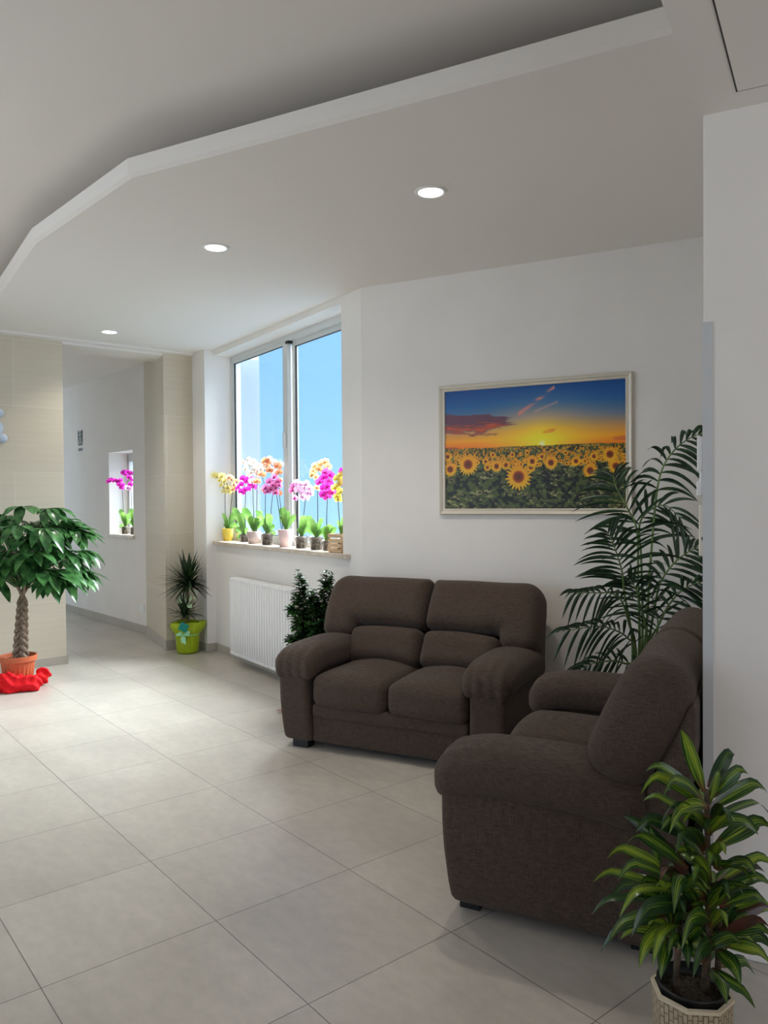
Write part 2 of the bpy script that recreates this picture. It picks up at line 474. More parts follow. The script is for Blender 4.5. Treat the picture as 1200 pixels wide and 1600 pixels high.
# passage: right wall with a deep niche window, end wall, left wall, ceiling
NA, NB = 0.335, 1.062           # niche along the corridor wall
cw = MB()
cw.obox(CP, CD, CN, -0.02, NA, 0, 0.45, 0, 3.3)
cw.obox(CP, CD, CN, NB, 6.0, 0, 0.45, 0, 3.3)
cw.obox(CP, CD, CN, NA, NB, 0, 0.45, 0, 1.095)
cw.obox(CP, CD, CN, NA, NB, 0, 0.45, 2.135, 3.3)
struct(cw.build('wall_corridor_right', M['paint']))
cs = MB().obox(CP, CD, CN, NA - 0.03, NB + 0.04, -0.025, 0.30, 1.095, 1.128)
struct(cs.build('trim_5', M['sill'], bevel=0.003))
ce = MB().obox(CP, CD, CN, 6.0, 6.2, -3.2, 0.45, 0, 3.3)
struct(ce.build('wall_corridor_end', M['paint']))
cl_ = MB().obox(FP, CD, CN, 0.25, 4.65, -0.75, -0.45, 0, 3.3).obox(FP, CD, CN, 5.85, 7.5, -0.75, -0.45, 0, 3.3).obox(FP, CD, CN, 4.65, 5.85, -0.75, -0.45, 2.6, 3.3)  # gap in the unseen wall added for the corridor fill lamp
struct(cl_.build('wall_corridor_left', M['paint']))
cc = MB().prism([tuple((FP + FD * -0.9 + FN * 0.39).xy), tuple((FP + FD * 1.0 + FN * 0.39).xy), tuple(cpt(-0.1, 0.2, 0).xy), tuple(cpt(6.2, 0.2, 0).xy), tuple(cpt(6.2, -3, 0).xy)], 3.10, 3.2)
struct(cc.build('ceiling_corridor', M['ceil']))
# niche window
wn = MB()
wn.obox(CP, CD, CN, NB - 0.055, NB, 0.235, 0.29, 1.128, 2.135)
wn.obox(CP, CD, CN, NA, NA + 0.055, 0.235, 0.29, 1.128, 2.135)
wn.obox(CP, CD, CN, NA, NB, 0.235, 0.29, 2.03, 2.135)
wn.obox(CP, CD, CN, NA, NB, 0.235, 0.29, 1.128, 1.19)
w2 = thing('window_2', '', '', cpt(0.7, 0.26, 1.128)); del w2['label']; del w2['category']; struct(w2)
def child_keep(o, parent):
    o.parent = parent; o.matrix_parent_inverse = Matrix.Translation(-Vector(parent.location)); return o
bpy.context.view_layer.update()
child_keep(wn.build('window_frame', M['frame'], bevel=0.004), w2)
g2 = MB().obox(CP, CD, CN, NA + 0.05, NB - 0.05, 0.26, 0.264, 1.18, 2.04)
child_keep(g2.build('glass_pane', M['glass']), w2)
# skirting tiles
def skirt(name, pts, h=0.08, th=0.012):
    b = MB()
    for p, q, nrm in pts:
        p, q = Vector(p), Vector(q); d = (q - p).normalized()
        b.obox(p, d, Vector(nrm), 0, (q - p).length, 0, th, 0, h)
    return struct(b.build(name, M['skirt'], bevel=0.002))
skirt('baseboard_left', [(FP + FD * -2.9, FP + FD * 0.012, -FN), (FP - FN * 0.012, FP + FN * 0.4, FD)])
pl_n = Vector((-(P_C - P_B).y, (P_C - P_B).x, 0)).normalized()
pl_n = pl_n if pl_n.x < 0 else -pl_n
skirt('baseboard_pillar', [(P_B - FD * 0.01, P_A, -FN), (P_C, P_B, pl_n)], 0.105)
skirt('baseboard_window', [(wpt(-0.30, -0.10, 0), wpt(T0 + 0.012, -0.10, 0), -WN), (wpt(T0, -0.10, 0), wpt(T0, 0, 0), WD), (wpt(T0, 0, 0), wpt(2.78, 0, 0), -WN)])
skirt('baseboard_corridor', [(cpt(-0.02, 0, 0), cpt(6.0, 0, 0), -CN)], 0.10)
skirt('baseboard_back', [(ppt(0, 0, 0), ppt(2.42, 0, 0), -PN)])

# unseen walls behind the camera and far left, openings added for the fill lamps
LP = Vector((-5.33, 5.33, 0))
lw = MB().obox(LP, WD, -WN, 0, 0.9, 0, 0.3, 0, 3.5).obox(LP, WD, -WN, 5.6, 10.2, 0, 0.3, 0, 3.5).obox(LP, WD, -WN, 0.9, 5.6, 0, 0.3, 2.95, 3.5)  # wide gap added for the left fill lamp
struct(lw.build('wall_far_left', M['paint']))
BP = LP + WD * 10
bw = MB().obox(BP, WN, WD, -0.3, 0.35, 0, 0.3, 0, 3.5).obox(BP, WN, WD, 2.87, 4.6, 0, 0.3, 0, 3.5).obox(BP, WN, WD, 0.35, 2.87, 0, 0.3, 0, 1.05).obox(BP, WN, WD, 0.35, 2.87, 0, 0.3, 2.75, 3.5)  # window-high gap added for the rear fill lamp
struct(bw.build('wall_front', M['paint']))
BR = S_COR + PD * 2.55
BF = BP + WN * 4.4
d_ = (BR - BF); d_n = d_.normalized()
rw = MB().obox(BF, d_n, Vector((d_n.y, -d_n.x, 0)), -0.2, d_.length + 0.2, 0, 0.3, 0, 3.5)
struct(rw.build('wall_side', M['paint']))

# ceilings: high one near the camera, lowered one with a faceted edge, the beam over the camera
up = MB().prism(FOOT, 3.30, 3.45)
struct(up.build('ceiling_high', M['ceil']))
E = [(-3.72, 6.94), (-2.741, 5.529), (-2.061, 4.546), (-1.192, 3.634), (0.943, 2.544), (3.2, 1.392)]
outer = foot((3.4, 2.6), ppt(2.6, -0.15, 0), ppt(0.10, -0.15, 0), wpt(2.68, 0.15, 0), wpt(-0.2, 0.15, 0), (-2.2, 8.0), (-3.35, 7.2))
def offset(poly, k):
    r = []
    for i, p in enumerate(poly):
        a = Vector(poly[max(i - 1, 0)]); b = Vector(poly[min(i + 1, len(poly) - 1)])
        t = (b - a).normalized(); r.append((p[0] - t.y * k, p[1] + t.x * k))
    return r
E_in = offset(E, 0.022)
lo_ = MB()
n = len(E); m_ = len(outer)
bot = [(x, y, CEIL) for x, y in E_in] + [(x, y, CEIL) for x, y in outer]
mid = [(x, y, CEIL + 0.012) for x, y in E] + [(x, y, CEIL + 0.012) for x, y in outer]
top = [(x, y, CEIL + 0.085) for x, y in E] + [(x, y, CEIL + 0.085) for x, y in outer]
k = n + m_
lo_.add(bot + mid + top, [tuple(range(k))[::-1], tuple(range(2 * k, 3 * k))] + [(i, (i + 1) % k, k + (i + 1) % k, k + i) for i in range(k)] + [(k + i, k + (i + 1) % k, 2 * k + (i + 1) % k, 2 * k + i) for i in range(k)])
struct(lo_.build('ceiling_lowered', M['ceil']))
BD = az(30.8)
bp_ = [tuple(S_COR.xy), tuple((S_COR - BD * 5.5).xy), (6, -3.2), (6, -0.2), tuple((S_COR + PD * 2.6).xy)]
be = MB().prism(bp_, 2.78, 3.299)
struct(be.build('ceiling_beam', M['ceil']))
# flush access hatch in the beam
hp = Vector((1.104, 2.405, 0))
hx = PD; hy = -BD
hat = thing('access_hatch', 'flush square white ceiling access panel with thin dark joint at the upper right', 'access panel', tuple(hp + hx * 0.3 + hy * 0.3 + Vector((0, 0, 2.78))))
def hbox(b, x0, x1, y0, y1, z0, z1):
    return b.obox(hp, hx, hy, x0, x1, y0, y1, z0, z1)
bpy.context.view_layer.update()
child_keep(hbox(MB(), 0, 0.6, 0, 0.6, 2.7775, 2.7799).build('joint', mat('dark_joint', (0.06, 0.06, 0.055), 0.9)), hat)
child_keep(hbox(MB(), 0.005, 0.595, 0.005, 0.595, 2.7766, 2.7775).build('hatch_panel', M['ceil']), hat)

# ------------------------------------------------------------------ big window
win = thing('window_1', '', '', tuple(wpt(1.25, 0.2, 1.12))); del win['label']; del win['category']; struct(win)
bpy.context.view_layer.update()
fr = MB()
fr.wbox(T0, T1, 0.18, 0.28, 2.955, 3.0).wbox(T0, T1, 0.18, 0.28, 1.12, 1.165).wbox(T0, T0 + 0.03, 0.18, 0.28, 1.12, 3.0).wbox(T1 - 0.03, T1, 0.18, 0.28, 1.12, 3.0)
child_keep(fr.build('window_frame', M['frame'], bevel=0.003), win)
def sash(t0, t1, s0, s1, z0, z1, st, rail, sr):
    b = MB().wbox(t0, t0 + st, s0, s1, z0, z1).wbox(t1 - sr, t1, s0, s1, z0, z1).wbox(t0 + st, t1 - sr, s0, s1, z1 - rail, z1).wbox(t0 + st, t1 - sr, s0, s1, z0, z0 + rail)
    f_ = child_keep(b.build('sash', M['frame'], bevel=0.003), win)
    sb = MB()
    k_ = 0.0035
    a0, a1, b0, b1 = t0 + st, t1 - sr, z0 + rail, z1 - rail
    sb.wbox(a0, a0 + k_, s0 + 0.002, s0 + 0.02, b0, b1).wbox(a1 - k_, a1, s0 + 0.002, s0 + 0.02, b0, b1).wbox(a0, a1, s0 + 0.002, s0 + 0.02, b1 - k_, b1).wbox(a0, a1, s0 + 0.002, s0 + 0.02, b0, b0 + k_)
    g = MB().wbox(a0, a1, (s0 + s1) / 2, (s0 + s1) / 2 + 0.004, b0, b1)
    s_ = child_keep(sb.build('glazing_seal', M['seal']), win); p_ = child_keep(g.build('glass_pane', M['glass']), win)
    for q in (s_, p_):
        q.parent = f_; q.matrix_parent_inverse = Matrix.Identity(4)
sash(T0 + 0.02, 1.275, 0.19, 0.225, 1.14, 2.985, 0.045, 0.06, 0.09)
sash(1.26, T1 - 0.02, 0.235, 0.27, 1.14, 2.965, 0.075, 0.06, 0.05)
# dark stop block at the head of the meeting stile, and the lock
child_keep(MB().wbox(1.25, 1.30, 0.185, 0.233, 2.93, 2.985).build('stop_block', M['black']), win)
child_keep(MB().wbox(1.215, 1.245, 0.165, 0.19, 2.0, 2.14).build('latch', M['frame'], bevel=0.004), win)

# ------------------------------------------------------------------ downlights
def disc(b, r0, r1, z, n=40):
    vs = [(r0 * math.cos(2 * PI * i / n), r0 * math.sin(2 * PI * i / n), z) for i in range(n)] + [(r1 * math.cos(2 * PI * i / n), r1 * math.sin(2 * PI * i / n), z) for i in range(n)]
    return b
M['lamp'] = mat('lamp_diffuser', (1, 1, 1), 0.5, emit=(1.0, 0.96, 0.90), estr=6)
lab = ['lit round ceiling downlight nearest the camera, above the sunflower picture', 'lit round ceiling downlight in the middle of the row, left of the window', 'lit round ceiling downlight farthest away, close to the passage beam']
first = None
for i, (x, y) in enumerate([(0.244, 3.841), (-1.002, 4.651), (-2.452, 6.915)]):
    t = thing('recessed_downlight', lab[i], 'ceiling light', (x, y, CEIL), group='recessed downlights in the lowered ceiling')
    if first is None:
        rm = MB().lathe([(0.062, -0.004), (0.066, -0.007), (0.078, -0.006), (0.082, 0.0), (0.060, 0.0), (0.058, -0.003)], 40).mesh('trim_ring', M['white_gloss'], True)
        dm = MB().lathe([(0.0005, -0.0045), (0.05, -0.0045), (0.062, -0.003), (0.062, 0.0)], 40).mesh('diffuser', M['lamp'], True)
        first = t
    link('trim_ring', rm, t); link('diffuser', dm, t)
    ld = bpy.data.lights.new('downlight_glow', 'SPOT'); ld.energy = 28; ld.spot_size = math.radians(130); ld.spot_blend = 0.8; ld.color = (1, 0.93, 0.84); ld.shadow_soft_size = 0.06
    lo = bpy.data.objects.new('downlight_glow', ld); COL.objects.link(lo); lo.location = (0, 0, -0.02); lo.parent = t

# ------------------------------------------------------------------ sculpted (implicit) shapes
def surface_nets(Fv, org, h):
    F0 = Fv
    nx, ny, nz = F0.shape
    cn = [(0, 0, 0), (1, 0, 0), (0, 1, 0), (1, 1, 0), (0, 0, 1), (1, 0, 1), (0, 1, 1), (1, 1, 1)]
    ed = [(0, 1), (2, 3), (4, 5), (6, 7), (0, 2), (1, 3), (4, 6), (5, 7), (0, 4), (1, 5), (2, 6), (3, 7)]
    def corner(c): return F0[c[0]:nx - 1 + c[0], c[1]:ny - 1 + c[1], c[2]:nz - 1 + c[2]]
    acc = np.zeros((nx - 1, ny - 1, nz - 1, 3)); cnt = np.zeros((nx - 1, ny - 1, nz - 1))
    for a, b in ed:
        A, B = corner(cn[a]), corner(cn[b])
        mk = (A < 0) != (B < 0)
        t = np.where(mk, A / np.where(mk, A - B, 1), 0)
        pa, pb = np.array(cn[a], float), np.array(cn[b], float)
        acc += np.where(mk[..., None], pa + t[..., None] * (pb - pa), 0); cnt += mk
    act = cnt > 0
    idx = np.full(act.shape, -1, dtype=np.int64); idx[act] = np.arange(act.sum())
    ii = np.argwhere(act)
    vs = (ii + acc[act] / cnt[act][:, None]) * h + np.array(org)
    fs = []
    ins = F0 < 0
    for ax in range(3):
        o1, o2 = [(1, 2), (2, 0), (0, 1)][ax]
        sl0 = [slice(None)] * 3; sl1 = [slice(None)] * 3
        sl0[ax] = slice(0, -1); sl1[ax] = slice(1, None)
        d = ins[tuple(sl0)] != ins[tuple(sl1)]
        q = np.argwhere(d)
        lim = np.array(act.shape)
        ok = (q[:, o1] > 0) & (q[:, o2] > 0) & (q[:, o1] < lim[o1]) & (q[:, o2] < lim[o2])
        q = q[ok]
        if len(q) == 0: continue
        e1 = np.zeros(3, int); e1[o1] = 1; e2 = np.zeros(3, int); e2[o2] = 1
        g = lambda p: idx[p[:, 0], p[:, 1], p[:, 2]]
        quad = np.stack([g(q - e1 - e2), g(q - e2), g(q), g(q - e1)], 1)
        flip = ~ins[q[:, 0], q[:, 1], q[:, 2]]
        quad[flip] = quad[flip][:, ::-1]
        fs.append(quad)
    return vs, np.concatenate(fs)

def sculpt(name, fn, lo, hi, h, m, parent=None):
    xs = [np.arange(lo[i], hi[i] + h, h) for i in range(3)]
    X, Y, Z = np.meshgrid(*xs, indexing='ij')
    vs, fs = surface_nets(fn(X, Y, Z), (xs[0][0], xs[1][0], xs[2][0]), h)
    me = bpy.data.meshes.new(name)
    me.from_pydata(vs.tolist(), [], fs.tolist())
    me.materials.append(m)
    me.polygons.foreach_set('use_smooth', np.full(len(me.polygons), True)); me.update()
    return link(name, me, parent)

def rbox(X, Y, Z, x0, x1, y0, y1, z0, z1, r):
    qx = np.abs(X - (x0 + x1) / 2) - (x1 - x0) / 2 + r
    qy = np.abs(Y - (y0 + y1) / 2) - (y1 - y0) / 2 + r
    qz = np.abs(Z - (z0 + z1) / 2) - (z1 - z0) / 2 + r
    return np.sqrt(np.maximum(qx, 0) ** 2 + np.maximum(qy, 0) ** 2 + np.maximum(qz, 0) ** 2) + np.minimum(np.maximum(qx, np.maximum(qy, qz)), 0) - r
def rbox2(X, Y, x0, x1, y0, y1, r):
    qx = np.abs(X - (x0 + x1) / 2) - (x1 - x0) / 2 + r
    qy = np.abs(Y - (y0 + y1) / 2) - (y1 - y0) / 2 + r
    return np.sqrt(np.maximum(qx, 0) ** 2 + np.maximum(qy, 0) ** 2) + np.minimum(np.maximum(qx, qy), 0) - r
def smin(a, b, k):
    hh = np.clip(0.5 + 0.5 * (b - a) / k, 0, 1); return b + (a - b) * hh - k * hh * (1 - hh)
def smax(a, b, k): return -smin(-a, -b, k)
def wrinkle(X, Y, Z, amp, seed, freq=14):
    g = random.Random(seed); s = 0
    for i in range(7):
        v = [g.uniform(-1, 1) * freq for _ in range(3)]
        s = s + np.sin(v[0] * X + v[1] * Y + v[2] * Z + g.uniform(0, 6))
    return s * amp / 4

# ------------------------------------------------------------------ two-seat sofa
SOFA_W = 0.74
def lean(Y, Z, y0, z0, a):
    dy, dz = Y - y0, Z - z0
    return dy * math.sin(a) + dz * math.cos(a), -dy * math.cos(a) + dz * math.sin(a)     # w up the back, m towards the front

def extrude_round(d2, m, h, r):
    a = np.maximum(d2 + r, 0); b = np.maximum(np.abs(m) - h + r, 0)
    return np.sqrt(a * a + b * b) + np.minimum(np.maximum(d2 + r, np.abs(m) - h + r), 0) - r

def build_sofa(loc, rot, label):
    t = thing('two_seat_sofa', label, 'sofa', loc, rot, 'brown fabric two-seat sofas')
    h = 0.0125
    fb = M['fabric']
    sculpt('base', lambda X, Y, Z: rbox(X, Y, Z, -0.52, 0.52, 0.022, 0.72, 0.042, 0.215, 0.02) + wrinkle(X, Y, Z, 0.0012, 3), (-0.56, -0.02, 0.0), (0.56, 0.84, 0.26), h, fb, t)
    sculpt('seat_rail', lambda X, Y, Z: rbox(X, Y, Z, -0.508, 0.508, 0.004, 0.60, 0.198, 0.285, 0.022), (-0.55, -0.04, 0.16), (0.55, 0.64, 0.32), h, fb, t)
    for s in (-1, 1):
        def arm(X, Y, Z, s=s):
            X = X * s
            bow = 0.030 * np.sin(np.clip((Z - 0.04) / 0.46, 0, 1) * PI * 0.62)
            return rbox(X - bow * 0.5, Y + bow, Z, 0.506, 0.715, 0.0, 0.775, 0.04, 0.50, 0.035) + wrinkle(X, Y, Z, 0.002, 5)
        lo, hi = (0.46, -0.08, 0.0), (0.80, 0.9, 0.55)
        sculpt('arm', arm, (min(s * lo[0], s * hi[0]), lo[1], lo[2]), (max(s * lo[0], s * hi[0]), hi[1], hi[2]), h, fb, t)
        def pad(X, Y, Z, s=s):
            X = X * s
            crown = 0.018 * np.cos(np.clip((X - 0.61) / 0.13, -1, 1) * PI / 2)
            front = np.clip((0.17 - Y) / 0.21, 0, 1)
            d = rbox(X, Y, Z - crown + 0.045 * front ** 2 + 0.03 * np.clip((Y - 0.40) / 0.25, 0, 1) ** 2, 0.470, 0.765, -0.052, 0.70, 0.452, 0.620, 0.066)
            pinch = 0.004 * np.sin(X * 95) * front
            return (d + pinch + wrinkle(X, Y, Z, 0.004, 11 + s, 16)) * 0.8
        sculpt('arm_pad', pad, (min(s * 0.44, s * 0.80), -0.10, 0.39), (max(s * 0.44, s * 0.80), 0.75, 0.70), h, fb, t)
        def seat(X, Y, Z, s=s):
            X = X * s
            u = np.clip((X - 0.253) / 0.25, -1, 1); v = np.clip((Y - 0.28) / 0.32, -1, 1)
            crown = 0.045 * (1 - u ** 2) * (1 - v ** 4) * np.clip((Z - 0.3) / 0.1, 0, 1)
            puff = 0.018 * (1 - u ** 2)
            return (rbox(X, Y + puff * np.clip((0.1 - Y) / 0.1, 0, 1), Z - crown, 0.004, 0.505, -0.012, 0.66, 0.272, 0.455, 0.05) + wrinkle(X, Y, Z, 0.003, 21 + s)) * 0.85
        sculpt('seat_cushion', seat, (min(0, s * 0.54) - 0.03, -0.08, 0.22), (max(0, s * 0.54) + 0.03, 0.70, 0.55), h, fb, t)
        A = math.radians(26)
        def head(X, Y, Z, s=s):
            X = X * s
            w_, m_ = lean(Y, Z, 0.525, 0.475, A)
            # upper roll with a rounded outer corner, and the wing that runs down to the arm
            x0, x1, a0, a1 = 0.006, 0.75, 0.215, 0.562
            r = np.where((X > 0.36) & (w_ > 0.38), 0.13, 0.04)
            qx = np.abs(X - (x0 + x1) / 2) - (x1 - x0) / 2 + r; qy = np.abs(w_ - (a0 + a1) / 2) - (a1 - a0) / 2 + r
            upb = np.sqrt(np.maximum(qx, 0) ** 2 + np.maximum(qy, 0) ** 2) + np.minimum(np.maximum(qx, qy), 0) - r
            wing = rbox2(X, w_, 0.500, 0.75, 0.108, 0.45, 0.08)
            d2 = smin(upb, wing, 0.02)
            g_ = np.clip(1 - ((w_ - 0.32) / 0.27) ** 2, 0, 1)
            hh = 0.090 + 0.032 * g_
            crease = 0.006 * np.exp(-((X - 0.47 - 0.3 * (w_ - 0.23)) / 0.012) ** 2) * np.clip((0.50 - w_) / 0.2, 0, 1)
            return (extrude_round(d2, m_ - 0.004, hh, 0.09) + crease + wrinkle(X, Y, Z, 0.0045, 31 + s, 15)) * 0.8
        sculpt('headrest_cushion', head, (min(-0.02 * s, s * 0.80), 0.33, 0.44), (max(-0.02 * s, s * 0.80), 1.0, 1.06), h, fb, t)
        def lum(X, Y, Z, s=s):
            X = X * s
            w_, m_ = lean(Y, Z, 0.515, 0.475, A)
            arch = 0.022 * (1 - np.clip((X - 0.2) / 0.3, -1, 1) ** 2)
            d2 = rbox2(X, w_ - arch, 0.006, 0.515, -0.05, 0.195, 0.05)
            return (extrude_round(d2, m_, 0.112, 0.08) + wrinkle(X, Y, Z, 0.004, 41 + s, 15)) * 0.85
        sculpt('lumbar_cushion', lum, (min(-0.02 * s, s * 0.55), 0.33, 0.36), (max(-0.02 * s, s * 0.55), 0.86, 0.75), h, fb, t)
    def back(X, Y, Z):
        w_, m_ = lean(Y, Z, 0.66, 0.494, math.radians(24))
        d = smax(m_ + 0.002, Y - 0.745 - 0.10 * np.clip(Z / 0.7, 0, 1), 0.02)
        d = smax(d, np.abs(X) - 0.725, 0.03); d = smax(d, Z - 0.885, 0.05); d = smax(d, 0.045 - Z, 0.02); d = smax(d, 0.60 - Y, 0.02)
        return d * 0.9
    sculpt('back_frame', back, (-0.77, 0.56, 0.0), (0.77, 0.92, 0.95), 0.0145, fb, t)
    lm = MB().prism([(-0.055, -0.04), (0.055, -0.04), (0.055, 0.04), (-0.055, 0.04)], 0.0, 0.055).mesh('leg', M['black'])
    for sx in (-0.60, 0.60):
        for sy in (0.06, 0.675):
            link('leg', lm, t, 0.004, 2, (sx, sy, 0))
    return t

x1 = Vector((0.8922, -0.4516, 0)); y1 = Vector((0.4516, 0.8922, 0))
O1 = Vector((-0.452, 4.657, 0)) + x1 * 0.505
sofa1 = build_sofa(O1, math.atan2(x1.y, x1.x), 'brown linen two-seat sofa against the back wall under the sunflower picture')
O2 = Vector((0.223, 2.793, 0)) + Vector((0.4516, 0.8922, 0)) * 0.72
x2 = Vector((-0.4516, -0.8922, 0))
def dup(root, loc, rot, label):
    r = root.copy(); COL.objects.link(r); r.location = loc; r.rotation_euler = (0, 0, rot); r['label'] = label
    for ch in list(root.children):
        c = ch.copy(); COL.objects.link(c); c.parent = r
    return r
sofa2 = dup(sofa1, O2, math.atan2(x2.y, x2.x), 'brown linen two-seat sofa in the foreground, seen from its arm, beside the striped-leaf plant')

# ------------------------------------------------------------------ radiator
rad = thing('column_radiator', 'white column radiator under the window', 'radiator', tuple(wpt(1.33, -0.09, 0)))
bpy.context.view_layer.update()
RX = Vector((WD.x, WD.y, 0))
NF = 25
for i in range(NF):
    t0 = 0.735 + i * 0.0492
    b = MB()
    for s_ in (-0.135, -0.085, -0.04):
        b.tube([wpt(t0, s_, 0.105), wpt(t0, s_, 0.12), wpt(t0, s_, 0.775), wpt(t0, s_, 0.79)], [0.006, 0.0165, 0.0165, 0.006], 10)
    b.tube([wpt(t0, -0.142, 0.775), wpt(t0, -0.135, 0.79), wpt(t0, -0.09, 0.795), wpt(t0, -0.04, 0.79), wpt(t0, -0.033, 0.775)], [0.014, 0.019, 0.02, 0.019, 0.014], 10)
    b.tube([wpt(t0, -0.142, 0.118), wpt(t0, -0.135, 0.105), wpt(t0, -0.09, 0.10), wpt(t0, -0.04, 0.105), wpt(t0, -0.033, 0.118)], [0.014, 0.019, 0.02, 0.019, 0.014], 10)
    child_keep(b.build('column', M['white_gloss'], smooth=True), rad)
for z in (0.14, 0.755):
    child_keep(MB().tube([wpt(0.73, -0.085, z), wpt(0.735 + 24 * 0.0492 + 0.02, -0.085, z)], 0.014, 10).build('header_pipe', M['white_gloss'], smooth=True), rad)
for t0 in (0.95, 1.7):
    for z in (0.17, 0.70):
        child_keep(MB().wbox(t0 - 0.015, t0 + 0.015, -0.06, 0.0, z, z + 0.03).build('wall_bracket', M['white_gloss']), rad)

# ------------------------------------------------------------------ sunflower picture
def fbm(x, y, seed, octv=5):
    g = np.random.RandomState(seed); s = np.zeros_like(x); a = 1.0; f = 1.0
    for o_ in range(octv):
        tab = g.rand(64, 64)
        xi, yi = x * f, y * f
        i0, j0 = np.floor(xi).astype(int), np.floor(yi).astype(int); u, v = xi - i0, yi - j0
        u = u * u * (3 - 2 * u); v = v * v * (3 - 2 * v)
        t = lambda a_, b_: tab[a_ % 64, b_ % 64]
        s += a * ((t(i0, j0) * (1 - u) + t(i0 + 1, j0) * u) * (1 - v) + (t(i0, j0 + 1) * (1 - u) + t(i0 + 1, j0 + 1) * u) * v)
        a *= 0.5; f *= 2.03
    return s / 1.94

def lin(c):
    c = np.array(c, float) / 255; return np.where(c < 0.04045, c / 12.92, ((c + 0.055) / 1.055) ** 2.4)

